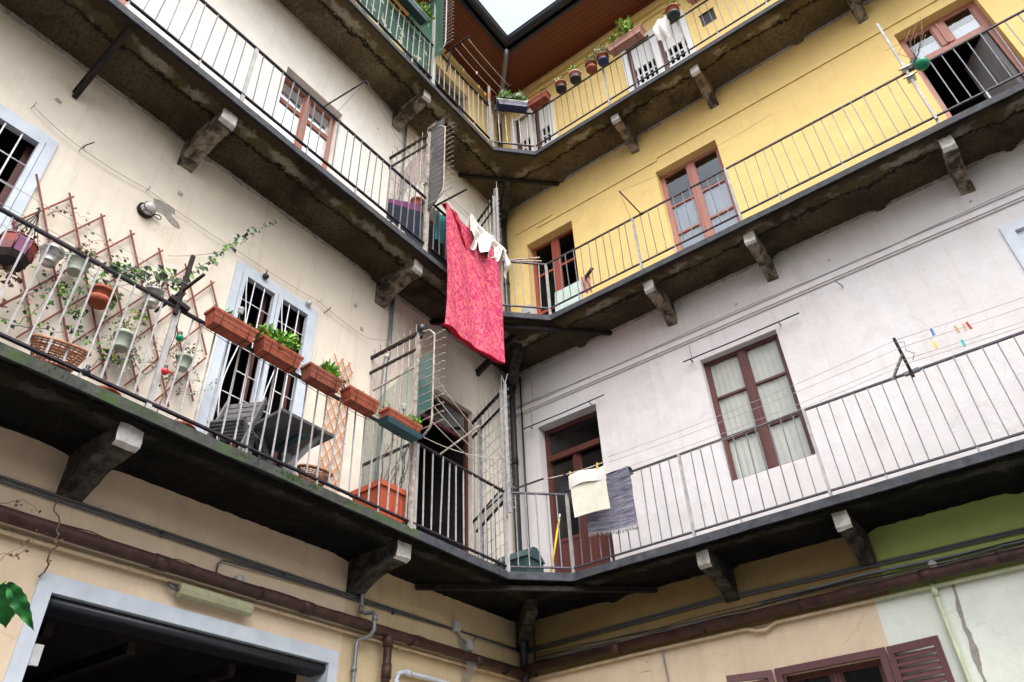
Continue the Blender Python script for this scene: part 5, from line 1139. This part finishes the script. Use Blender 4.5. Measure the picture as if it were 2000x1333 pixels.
mb = MB(); mb.sheet(lambda a, b_: P(.22+(L_-.3)*a, 10.35+.75*b_*(1-.3*(1-a)))+Vector((0, .02*math.sin(a*9), 0)), 16, 6); part('netting', mb, 'net_brown', cg)
mb = MB()
for k in range(7): mb.tube([P(.15+.1*k, 10.2), P(.35+.09*k, 11.0)], .004, 4); mb.tube([P(.15+.1*k, 11.0), P(.35+.09*k, 10.2)], .004, 4)
part('mesh_wire', mb, 'rusty_iron', cg)
cg2, P2, L2, d2 = cage(1, (.0,-1.0), (.83,-1.37), z2, 11.35, 'tall white grille with double posts behind the bedspread on the middle walkway', 0, None, 'rail_white', fanmat='rail_white')
mb = MB(); mb.bar(P2(L2+.09,z2+.1), P2(L2+.09,11.5), .030, .030); part('post', mb, 'rail_white', cg2)
for i in range(13):
    z = 9.7+.125*i; mb = MB(); mb.tube([P2(L2-.02,z), P2(L2+.12,z-.03)]+wav(P2(L2+.12,z-.03), d2, .06, .012, 4)[1:], .005, 4); part('spike', mb, 'rail_white', cg2)
mb = MB(); mb.tube(wav(P2(L2,11.35), (0,0,1), .22, .012), .006, 5); mb.tube(wav(P2(L2+.09,11.5), (0,0,1), .16, .012), .006, 5); part('spike', mb, 'rail_white', cg2)
# top walkway
cg, P, L_, d = cage(2, (.0,-3.05), (.82,-3.0), z3, 15.55, 'topmost iron grille, wrapped in green netting, under the eaves', .26, (13.62, 15.5), 'rail_white', fanmat='rail_white')
mb = MB(); mb.sheet(lambda a, b_: P(.1+(L_+.12)*a, 13.5+2.1*b_)+Vector((0, -.02+.02*math.sin(a*9+b_*3), 0)), 16, 10); part('netting', mb, 'net_green', cg)
t = thing('clothes_line_post', fL(1.40,.85,z3+.1), 'white post with a scrap of pink ribbon at the inner corner of the top rail', 'clothes line post'); mb = MB(); mb.bar(fL(1.42,.83,z3+.1), fL(1.42,.83,14.55), .04, .03); part('post', mb, 'rail_post', t); mb = MB(); mb.bar(fL(1.42,.853,14.1), fL(1.42,.853,14.35), .03, .012); part('ribbon', mb, 'peg_red', t)
t = thing('drying_rack', fL(2.0,1.0,14.2), 'clothes drying rack of parallel wires sticking out from the top rail', 'drying rack'); mb = MB()
mb.bar(fL(2.64,.74,14.2), fL(2.62,1.32,14.22), .03, .02); mb.bar(fL(1.34,.72,14.2), fL(1.34,1.32,14.22), .03, .02); part('arm', mb, 'iron_dark', t)
mb = MB(); mb.bar(fL(2.63,.80,13.6), fL(2.63,.90,14.2), .02); mb.bar(fL(1.34,.80,13.6), fL(1.34,.90,14.2), .02); part('brace', mb, 'iron_dark', t)
for w in (.82, .97, 1.12, 1.27):
    mb = MB(); mb.tube(arc(fL(2.63,w,14.22), fL(1.34,w,14.22), .04, 8), .005, 4); part('wire', mb, 'rope', t)
PEG = MB()
def peg(p, mat, label, g='clothes pegs'):
    t = thing('clothes_peg', p, label, 'clothes peg', g); mb = MB(); p = Vector(p); a = random.uniform(-.4, .4)
    mb.bar(p+Vector((-.008,0,-.045)), p+Vector((-.004+a*.03,a*.03,.04)), .009, .012); mb.bar(p+Vector((.008,0,-.045)), p+Vector((.004+a*.03,a*.03,.04)), .009, .012); part('jaws', mb, mat, t)
for i, (u, w, m_, lb) in enumerate(((2.17,.82,'peg_yellow','yellow peg, highest on the inner wire of the top drying rack'), (2.24,.82,'leaf_green','green peg beside the highest yellow peg on the top drying rack'), (1.98,.97,'white_cloth','white peg on the second wire of the top drying rack'), (1.72,.82,'peg_yellow','yellow peg in the middle of the inner wire of the top drying rack'), (1.52,.82,'peg_yellow','yellow peg nearest the white post on the top drying rack'))):
    peg(fL(u,w,14.19), m_, lb)
# privacy screen with ivy print behind the top left rail
mb = MB()
mb.sheet(lambda a, b_: fL(3.08+3.4*a, .775+.012*math.sin(a*40)+.01*math.sin(a*13+b_*4), 12.93+.93*b_), 90, 8)
solo('privacy_screen', mb, 'ivy_screen', fL(4.5,.77,12.9), 'green and cream ivy print screen fixed behind the top left rail', 'screen')
random.seed(12)
planter(fL, 3.78, .95, 13.93, .85, .17, .16, 'planter_dark_green', 'long dark green flower box with a pale rim on the top left rail', 'flower boxes on the top rail', [(.2, 320, .08, (.13,.26,.17), [0,1,0,2], .3), (-.28, 320, .08, (.14,.22,.15), [1,6,1,0], .1)], rimmat='planter_rim', holder=False)
for k, (u, w, z, n_, m_) in enumerate(((2.5,.45,13.2,90,[0,2]), (2.05,.5,13.05,80,[0,1]), (1.75,.55,13.0,70,[1,0]), (2.78,.5,13.1,60,[0,2]), (1.28,.4,13.3,50,[0,6]))):
    pot(fL(u,w,z3+.003), .11, .17, 'terracotta' if k % 2 else 'plastic_black', ['leafy potted plant behind the top rail, second from the cage', 'bushy potted plant behind the top rail, midway to the corner', 'bright leafy potted plant behind the top rail, nearest the white post', 'dark leafy potted plant behind the top rail, right against the green netting', 'potted plant behind the corner post of the top rail'][k], 'potted plants behind the top rail', (n_, .08, (.12,.14,.16), m_, .5), 'flower_pot')
# blue boxed grass in the corner and pots along the right top rail
def chf(s_, w, z):     # along the chamfer of the rail
    a = Vector((.816,-1.34,0)); b_ = Vector((1.37,-.771,0)); d = (b_-a).normalized(); n = Vector((d.y,-d.x,0)); return a.lerp(b_, .5)+d*s_+n*w+Vector((0,0,z))
random.seed(21)
planter(chf, 0, .10, 13.86, .62, .17, .15, 'planter_navy', 'navy blue flower box full of fine grass across the top rail corner', 'flower boxes on the top rail', [(-.12, 520, .10, (.13,.18,.12), [3,0,0,1], 1.4), (.14, 520, .10, (.13,.17,.12), [0,0,3], 1.4)], rimmat='planter_pale', ribs=4)
planter(fR, 1.62, .90, 13.86, .46, .17, .15, 'terracotta', 'plain terracotta flower box just right of the navy one', 'flower boxes on the top rail', [(.15, 50, .06, (.08,.10,.13), [6,0,4], .6)])
planter(fR, 3.55, .92, 13.88, .72, .18, .17, 'plastic_pink', 'long weathered pink flower box with a yellow green plant on the top right rail', 'flower boxes on the top rail', [(.05, 230, .13, (.13,.24,.19), [6,6,1], .6), (-.2, 90, .10, (.10,.14,.13), [6,1], .5)])
planter(fR, 5.06, .92, 13.90, .60, .18, .17, 'plastic_pink', 'faded pink flower box at the top edge of the photo', 'flower boxes on the top rail', [(.1, 40, .07, (.07,.16,.08), [6,0], .5)])
GQ = 'round pots on the top right rail'
def cpot(u, z, r, h, m1, m2, lb, pl): pot(fR(u,.90,z-.03), r*1.22, h*1.15, m1, lb, GQ, pl, 'flower_pot', 'flower pot', saucer=m2)
cpot(2.13, 13.86, .085, .16, 'terracotta', 'plastic_black', 'terracotta pot with black saucer and thin shoots, first on the top right rail', (60, .06, (.13,.11,.13), [6,3], .5))
cpot(2.45, 13.86, .088, .17, 'plastic_pink', 'plastic_black', 'pinkish pot with black base, second on the top right rail', (80, .08, (.11,.11,.13), [1,6,1], .5))
cpot(2.80, 13.86, .085, .16, 'terracotta_dull', 'terracotta', 'tilted looking terracotta pot beside the silvery succulent', (120, .06, (.11,.11,.12), [3,1,3], .3))
cpot(3.05, 13.86, .085, .16, 'terracotta', 'planter_navy', 'terracotta pot with a silvery succulent spilling over', (260, .06, (.15,.15,.19), [3,3,1], .1))
cpot(4.47, 13.86, .095, .19, 'terracotta', 'tray_green', 'terracotta pot with dark green base near the hanging white rag', (80, .09, (.12,.11,.13), [1,6], .5))
t = thing('white_rag', fR(4.15,.84,14.0), 'white rag draped over the top right rail in front of the white shutters', 'cloth'); mb = MB()
mb.sheet(lambda a, b_: fR(4.05+.30*a+.05*b_, .80+.09*math.sin(math.pi*min(1,b_*1.1))+.02*math.sin(a*12+b_*5), 13.60+.58*b_-.16*a*(1-b_)), 14, 14); part('cloth', mb, 'white_cloth', t)
# clothes wires on the right rails, with pegs
t = thing('clothes_line', fR(5.57,.771,5.87), 'long clothes wires on a black bracket over the lowest right rail', 'clothes line')
mb = MB(); mb.bar(fR(5.60,.79,5.80), fR(5.58,.86,6.26), .035, .03); part('post', mb, 'iron_dark', t); mb = MB(); mb.bar(fR(5.41,.80,5.84), fR(5.59,.85,6.05), .024, .02); mb.bar(fR(5.53,.78,5.86), fR(5.68,.79,5.86), .05, .03); part('brace', mb, 'rail_grey', t)
mb = MB(); mb.tube([fR(5.58,.87,6.2), fR(5.66,.9,6.15), fR(5.64,.9,6.05), fR(5.70,.88,6.0), fR(5.66,.88,5.93)], .005, 4); part('wire_end', mb, 'cable_grey', t)
for w, z, e_ in ((.85,6.24,6.22), (.86,6.13,6.14), (.86,5.98,6.0), (.86,5.93,5.9)):
    mb = MB(); mb.tube(arc(fR(5.58,w,z), fR(2.1,w+.05,e_-.12), .05, 12), .0032, 4); part('wire', mb, 'wire_pale', t)
    mb = MB(); mb.tube(arc(fR(5.58,w,z), fR(11,w,z+.05), .10, 12), .0032, 4); part('wire', mb, 'wire_pale', t)
random.seed(9)
for u, z, m_, lb in ((5.93,6.17,'peg_blue','blue peg beside the black bracket of the lowest right clothes line'), (5.90,6.02,'peg_yellow','yellow peg beside the black bracket of the lowest right clothes line'), (6.14,6.10,'peg_wood','plain wooden peg, first of the cluster of three'), (6.20,6.10,'peg_wood','darker wooden peg, middle of the cluster of three'), (6.25,6.09,'peg_red','red peg at the right of the cluster of three'), (6.13,5.93,'peg_teal','teal peg hanging lowest on the right clothes line')):
    peg(fR(u,.86,z), m_, lb)
def armk(u, z, e, lb, fr, w0):
    t = thing('clothesline_prop', fr(u,w0,z), lb, 'clothes line prop', 'props holding clothes lines'); mb = MB(); mb.bar(fr(u,w0,z-.02), fr(e[0],e[1],e[2]), .014, .018); mb.bar(fr(u-.03,w0,z), fr(u+.03,w0,z), .03, .03); part('arm', mb, 'iron_dark', t)
    mb = MB(); mb.tube([fr(*e), fr(u-.18,w0,z-.01)], .003, 4); mb.tube(arc(fr(*e), fr(u+2.2 if fr is fR else u-1.5, w0+.1, z+.45), .1, 8), .003, 4); part('wire', mb, 'cable_grey', t)
armk(3.12, T[1], (3.02,1.22,10.08), 'thin arm rising from the middle right rail, left of the pinkish french door', fR, DR)
armk(4.98, T[1], (4.80,1.40,10.15), 'thin arm over the middle left rail in front of the brown window', fL, DL)
t = thing('clothesline_prop', fL(2.75,.82,9.93), 'dark arm over the middle left rail that holds the bedspread wire', 'clothes line prop', 'props holding clothes lines'); mb = MB(); mb.bar(fL(2.80,.80,9.93), fL(2.70,1.32,10.02), .022, .022); part('arm', mb, 'iron_dark', t)
mb = MB(); mb.bar(fL(1.42,.80,9.90), fL(1.42,1.10,9.86), .022, .022); part('arm', mb, 'iron_dark', t)
for w in (.92, 1.03):
    mb = MB(); mb.tube(arc(fL(2.78,w,9.94), fL(1.42,w,9.88), .02, 8), .004, 4); part('wire', mb, 'cable_grey', t)
mb = MB(); mb.bar((.60,-1.2,10.12), (1.2,-.62,10.2), .016); mb.bar((.75,-1.25,10.0), (1.25,-.75,10.15), .02); solo('clothesline_prop', mb, 'rusty_iron', (.9,-.95,10.1), 'crossed rusty arms at the corner of the middle walkway, right of the white grille', 'clothes line prop', 'props holding clothes lines')
# tall pole clamped to the middle right rail, green bottle
t = thing('clamped_pole', fR(6.95,.80,z2), 'tall galvanised pole clamped to the middle right rail post', 'pole'); mb = MB(); mb.bar(fR(6.95,.80,8.9), fR(6.95,.80,11.0), .05, .03); part('pole', mb, 'rail_post', t)
mb = MB()
for z in (9.72, 9.90): mb = MB(); mb.box(fR, 6.90, 7.0, .75, .84, z, z+.05); mb.tube([fR(6.87,.85,z+.02), fR(7.03,.85,z+.02)], .01, 6); part('clamp', mb, 'zinc_bucket', t)
t = thing('green_lamp', fR(7.10,.87,9.76), 'bright green glass globe hooked on the middle rail beside the clamped pole', 'lamp'); mb = MB(); mb.lathe(fR(7.12,.87,9.72), [(0,0), (.05,.012), (.085,.06), (.085,.11), (.05,.16), (.02,.17)], 18); part('globe', mb, 'plastic_green', t)
mb = MB(); mb.tube([fR(7.12,.87,9.89), fR(7.05,.85,9.95), fR(6.97,.82,9.92)], .008, 6); mb.bar(fR(6.99,.83,9.86), fR(7.08,.84,10.0), .04, .05); part('hook', mb, 'plastic_black', t)
mb = MB(); random.seed(2)
for k in range(10): mb.tube([fR(7.1,.85,9.95), fR(7.1+random.uniform(-.15,.25), .85, 10.2+random.uniform(0,.15)), fR(7.1+random.uniform(-.3,.5), .86, 10.45+random.uniform(-.1,.2))], .003, 4)
part('stalks', mb, 'twig', t)
# stored panels on the middle walkway
t = thing('mint_board', fR(1.6,.6,z2), 'pale mint board leaning behind the middle right rail beside the red framed door', 'board'); mb = MB(); mb.hexa([fR(1.36,.60,z2), fR(1.86,.60,z2), fR(1.86,.62,z2), fR(1.36,.62,z2), fR(1.36,.54,z2+.62), fR(1.86,.54,z2+.62), fR(1.86,.56,z2+.62), fR(1.36,.56,z2+.62)]); part('board', mb, 'mint_panel', t)
t = thing('pink_cloth', fR(1.98,.6,z2+.3), 'crumpled pink and dark rag on a hook beside the mint board', 'cloth'); mb = MB(); mb.sheet(lambda a, b_: fR(1.88+.16*a, .60+.02*math.sin(a*12+b_*7), z2+.28+.34*b_-.05*a), 8, 8); part('cloth', mb, 'plastic_pink', t); mb = MB(); mb.bar(fR(1.95,.61,z2+.55), fR(2.12,.63,z2+.66), .03, .05); part('handle', mb, 'plastic_black', t)
t = thing('meter_box', Vector((1.0,-.80,z2)), 'small grey metal box on the corner of the middle walkway', 'box'); mb = MB(); mb.box(fR, .90, 1.08, .72, .86, z2, z2+.34); part('box', mb, 'box_grey', t); mb = MB(); mb.box(fR, .92, 1.06, .861, .872, z2+.03, z2+.15); mb.box(fR, .92, 1.06, .861, .872, z2+.19, z2+.31); part('door', mb, 'box_grey', t)
# things stored in the caged bay of the middle walkway
t = thing('storage_cabinet', fL(2.3,.5,z2), 'dark cabinet standing in the caged bay of the middle walkway beside the bedspread', 'cabinet'); mb = MB(); mb.box(fL, 2.05, 2.85, .25, .62, z2, 9.75); part('body', mb, 'teal_box', t); mb = MB(); mb.box(fL, 2.07, 2.44, .621, .635, z2+.04, 9.7); mb.box(fL, 2.46, 2.83, .621, .635, z2+.04, 9.7); part('door', mb, 'plastic_black', t)
t = thing('folded_blanket', fL(2.5,.70,9.5), 'teal blanket hung behind the rail right beside the bedspread', 'cloth'); mb = MB(); mb.sheet(lambda a, b_: fL(2.72-.22*a, .74+.03*math.sin(a*9), 9.35+.6*b_+.05*a), 12, 10); part('cloth', mb, 'teal_cloth', t)
t = thing('striped_blanket', fL(3.3,.70,9.2), 'dark blanket with a purple top edge hanging inside the middle rail left of the cage', 'cloth'); mb = MB(); mb.sheet(lambda a, b_: fL(3.05+.62*a, .75+.004*math.sin(a*17), 8.99+(.80-.42*a)*b_), 24, 10)
for i in range(len(mb.f)):
    if (i//24) >= 8: mb.m[i] = 1
part('cloth', mb, ['navy_cloth', 'mosaic_purple'], t)
pot(fL(3.0,.62,9.85), .09, .14, 'terracotta', 'terracotta pot tucked behind the grey board of the middle cage', 'pots in the middle cage', (10, .05, (.05,.05,.05), [4], .2), 'flower_pot')
# ================================================================ WASHING
t = thing('bedspread', fL(2.15,1.0,8.7), 'large red and pink paisley bedspread hanging from the middle walkway', 'bedspread')
def spread(a, b_):
    u = 2.79-(1.25+.02*b_)*a; top = 9.90-.10*a-.05*math.sin(math.pi*a)-.012*abs(math.sin(a*11)); bot = 7.60+.07*a+.012*math.sin(a*14)
    z = bot+(top-bot)*b_; w = 1.0+.034*math.sin(a*7+1.0+.8*b_)*(1-b_*.4)+.016*math.sin(a*19+b_*5)+.012*nz(a*5,b_*3,1)+.02*math.sin(b_*5+a*3)*(1-b_)
    fold = math.exp(-((a-.10-(1-b_)*1.9)/.05)**2)*.03 if b_ > .6 else 0
    return fL(u, w-fold, z)
mb = MB(); mb.sheet(spread, 60, 80); part('cloth', mb, 'red_paisley', t)
mb = MB(); mb.sheet(lambda a, b_: spread(a, .988+.012*b_)+Vector((-.09*b_ if True else 0, 0, -.0))-Vector((0,0,.30*b_*0)), 40, 2); part('turned_top', mb, 'red_hem', t)
mb = MB(); mb.sheet(lambda a, b_: spread(a, .004)+Vector((-.10*b_, 0, .0+.02*b_)), 50, 2)
mb.tube([spread(a/40, .002)+Vector((-.015,0,-.004)) for a in range(41)], .016, 6); part('hem', mb, 'red_hem', t)
mb = MB(); mb.tube([spread(.06+.36*k/14, .965-.17*k/14)+Vector((.012+.01*math.sin(k*1.3),0,0)) for k in range(15)], [.006+.016*math.sin(math.pi*k/14) for k in range(15)], 8); part('fold', mb, 'red_hem', t)
t = thing('white_shirt', fL(1.9,1.06,9.7), 'crumpled white shirt hung over the right half of the bedspread', 'shirt')
def shirt(a, b_):
    u = 2.30-.90*a; top = 10.02-.10*a-.02*math.sin(a*6); ln = .52+.10*math.sin(a*5.5+.8)+.10*(a > .8)*(a-.8)*5-.22*math.exp(-((a-.22)/.04)**2)-.28*math.exp(-((a-.80)/.035)**2)
    z = top-ln*b_; return fL(u+.03*math.sin(b_*5+a*9), 1.055+.05*math.sin(a*13+b_*3)*(.25+b_)*.8+.03*math.sin(a*29+b_*9)*b_+.03*nz(a*6,b_*6,3), z)
mb = MB(); mb.sheet(shirt, 70, 36); part('cloth', mb, 'white_cloth', t)
mb = MB(); mb.sheet(lambda a, b_: shirt(a, .0)+Vector((-.10*b_, 0, -.25*b_*b_)), 40, 6); part('back', mb, 'white_cloth', t)
# white towel and rag rug on the lowest right rail
t = thing('rag_rug', fR(2.05,.8,5.5), 'blue and grey striped rag rug with a fringe over the lowest right rail', 'rug'); 
def rug(a, b_): return fR(1.68+.65*a+.015*math.sin(b_*6), .835+.03*math.exp(-b_*3)+.012*math.sin(a*8+b_*2), 5.90-(.68+.07*a)*b_+.01*math.sin(a*7))
mb = MB(); mb.sheet(rug, 40, 40); part('cloth', mb, 'rag_rug', t)
mb = MB(); mb.sheet(lambda a, b_: fR(1.68+.65*a, .86-.12*b_-.0, 5.905+.012*math.sin(b_*3.14)-.3*max(0,b_-.8)), 30, 8); part('fold_over', mb, 'rag_rug', t)
mb = MB(); random.seed(41)
for k in range(46): q = rug(k/45, 1); mb.tube([q+Vector((0,0,.01)), q+Vector((random.uniform(-.012,.012), 0, -.025-.03*random.random()))], .005, 4)
part('fringe', mb, 'cable_grey', t)
t = thing('white_towel', fR(1.83,1.0,5.6), 'white towel pegged on the clothes line in front of the rag rug', 'towel')
def tow(a, b_): return fR(1.58+.50*a+.015*b_, 1.0+.015*math.sin(a*6+b_*3)-.0*b_, 5.97-.02*a-.56*b_+.012*math.sin(a*5))
mb = MB(); mb.sheet(tow, 24, 24); part('cloth', mb, 'cream_cloth', t)
mb = MB(); mb.sheet(lambda a, b_: tow(-.03+1.06*a, 0)+Vector((.0, -.012-.004*math.sin(b_*3), .004-(.19-.03*math.sin(a*3))*b_)), 24, 8); part('folded_flap', mb, 'white_cloth', t)
random.seed(14)
peg(fR(1.60,1.0,5.99), 'yellow_plastic', 'left of the two yellow pegs holding the white towel'); peg(fR(1.98,1.0,5.98), 'yellow_plastic', 'right of the two yellow pegs holding the white towel')
t = thing('clothes_line', fR(1.7,1.0,6.0), 'short white cord over the lowest right rail carrying the white towel', 'clothes line'); mb = MB(); mb.tube(arc(fR(1.25,1.02,6.04), fR(2.12,1.0,5.99), .02, 8), .006, 5); part('cord', mb, 'rope', t); mb = MB(); mb.bar(fR(1.62,.78,5.87), fR(1.52,1.05,6.01), .022); part('arm', mb, 'iron_dark', t)
# rods over the openings, crates and broom
for a, b_, z, lb in ((3.02,4.66,7.585,'thin curtain rod across the wall above the maroon window'), (.30,1.75,7.58,'thin curtain rod across the wall above the maroon door')):
    t = thing('curtain_rod', fR(a,.05,z), lb, 'rod', 'curtain rods on the right wall'); mb = MB(); mb.tube([fR(a,.10,z-.01), fR((a+b_)/2,.10,z-.014), fR(b_,.10,z)], .009, 6); part('rod', mb, 'iron_dark', t)
    mb = MB(); mb.tube([fR(a+.10,0,z+.0), fR(a+.10,.10,z-.01)], .007, 5); mb.tube([fR(b_-.28,0,z), fR(b_-.28,.10,z)], .007, 5); mb.tube([fR(a+.1,.004,z), fR(a+.1,.004,z+.3)], .003, 4); part('hook', mb, 'iron_dark', t)
t = thing('storage_box', Vector((.55,-.6,z1)), 'dark teal plastic box with a ridged lid at the corner of the lowest walkway', 'box'); mb = MB(); mb.box(fR, .18, .70, .40, .78, z1, z1+.40); part('box', mb, 'teal_box', t)
mb = MB(); mb.hexa([fR(.16,.38,z1+.40), fR(.72,.38,z1+.40), fR(.72,.80,z1+.40), fR(.16,.80,z1+.40), fR(.16,.55,z1+.56), fR(.72,.55,z1+.56), fR(.72,.63,z1+.56), fR(.16,.63,z1+.56)]); part('lid', mb, 'teal_box', t)
t = thing('broom', fR(.95,.5,z1), 'broom with a yellow handle leaning beside the maroon door', 'broom'); mb = MB(); mb.tube([fR(.92,.62,z1+.05), fR(.97,.36,z1+.95)], .013, 8); part('handle', mb, 'yellow_plastic', t); mb = MB(); mb.tube([fR(.97,.36,z1+.95), fR(.975,.34,z1+1.03)], .014, 8); part('grip', mb, 'box_grey', t); mb = MB(); mb.box(fR, .82, 1.02, .58, .66, z1+.005, z1+.06); part('brush', mb, 'plastic_black', t)
# cable runs along the right string course
t = thing('cable_run', fR(.1,.05,8.0), 'thin cables clipped along the pinkish wall on the string course', 'cables')
for k in range(3):
    pts = [fR(.15+i*.3, .05+.003*k, 8.015+.012*k+.018*nz(i*.7,k,0)+.02*math.sin(i*.5+k)*(k == 2)) for i in range(42)]; mb = MB(); mb.tube(pts, .005, 4); part('cable', mb, 'cable_grey', t)
mb = MB(); mb.tube([fR(.45,.02,8.05), fR(.44,.02,8.45), fR(.38,.02,8.55), fR(.25,.03,8.5)], .004, 4); mb.tube([fR(.2,.02,8.2)+Vector((.09*math.cos(a), 0, .06*math.sin(a)+.2)) for a in [math.pi*i/9 for i in range(17)]], .004, 4); part('cable', mb, 'cable_grey', t)
t = thing('cable_run', fL(.1,.03,11.0), 'thin cables slanting over the cream wall of the middle storey near the corner', 'cables')
for z in (11.75, 11.35, 10.95, 10.6): mb = MB(); mb.tube([fL(3,.02,z), fL(.15,.02,z-.02)], .004, 4); part('cable', mb, 'cable_grey', t)
# hooks
for fr, u, z, lb in ((fL,6.98,7.72,'small bent hook in the wall right of the far left window'), (fR,5.24,7.76,'small hook on the pinkish wall right of the maroon window'), (fL,3.88,7.62,'small curled hook at the top right of the gridded french door')):
    mb = MB(); mb.tube([fr(u,0,z), fr(u,.05,z), fr(u-.03,.06,z+.05), fr(u-.05,.06,z+.09)], .006, 5); solo('wall_hook', mb, 'iron_dark', fr(u,0,z), lb, 'hook', 'wall hooks')
# ================================================================ FOREGROUND PLANT AT THE LOWER LEFT
base = Vector((3.20, -7.62, 0)); t = thing('climbing_bean', base, 'large bright green leaves of a potted climber close to the camera at the lower left', 'plant')
mb = MB(); mb.lathe(base, [(0,0), (.16,0), (.20,.30), (.22,.30), (.22,.34), (.19,.34), (.18,.28), (0,.28)], 24); part('pot', mb, 'terracotta', t)
stem = [base+Vector((0,0,.28)), base+Vector((.03,.02,.9)), base+Vector((.08,.05,1.6)), Vector((3.36,-7.52,2.05)), Vector((3.40,-7.50,2.30)), Vector((3.43,-7.47,2.43)), Vector((3.455,-7.45,2.452))]
mb = MB(); mb.tube(stem, [.014,.011,.008,.006,.004,.003,.002], 8); mb.tube([stem[1], base+Vector((.02,.03,1.9)), Vector((3.33,-7.52,2.2))], [.008,.005,.003], 6); part('stem', mb, 'leaf_green', t)
def bigleaf(p, d, side, L, W, curl, name='leaf'):
    p = Vector(p); d = Vector(d).normalized(); s_ = Vector(side); s_ = (s_-d*s_.dot(d)).normalized(); n_ = d.cross(s_)
    def fn(a, b_):
        x = (a-.5)*2; wd = W*math.sin(math.pi*min(1, b_**.75*.97+.03))*(1-.15*b_)*(1+.07*math.sin(b_*38))
        return p+d*L*b_+s_*x*wd/2+n_*(abs(x)*W*.16-curl*b_*b_*L-.006*math.sin(b_*22)*abs(x))
    mb = MB(); mb.sheet(fn, 8, 26); part(name, mb, 'leaf_foreground', t)
    mb = MB(); mb.tube([fn(.5, k/10)+n_*-.001 for k in range(11)], .0012, 4); part('leaf_vein', mb, 'leaf_bright', t)
dn = Vector((-.39,.47,-.79))
bigleaf((3.452,-7.452,2.447), dn*.8+CR*.02, CR+CF*.5, .135, .085, .1)
bigleaf((3.460,-7.445,2.450), dn*.8+CR*.42, CR*.9+CF*.7-dn*.35, .165, .048, .12)
bigleaf((3.40,-7.50,2.28), dn*.8+CR*.3, CR+CF*.4, .13, .05, .1)
bigleaf((3.42,-7.44,2.42), dn*.5-CR*.8, CF+CR*.3, .14, .07, .1)
bigleaf((3.35,-7.50,2.05), dn*.6+CR*.3+CF*.5, CR, .14, .08, .1)
mb = MB(); random.seed(6); mb.clump((3.385,-7.435,2.235), (.035,.035,.06), 90, .035, [1,0,1], 1, .5, .35); part('sprigs', mb, LF, t)
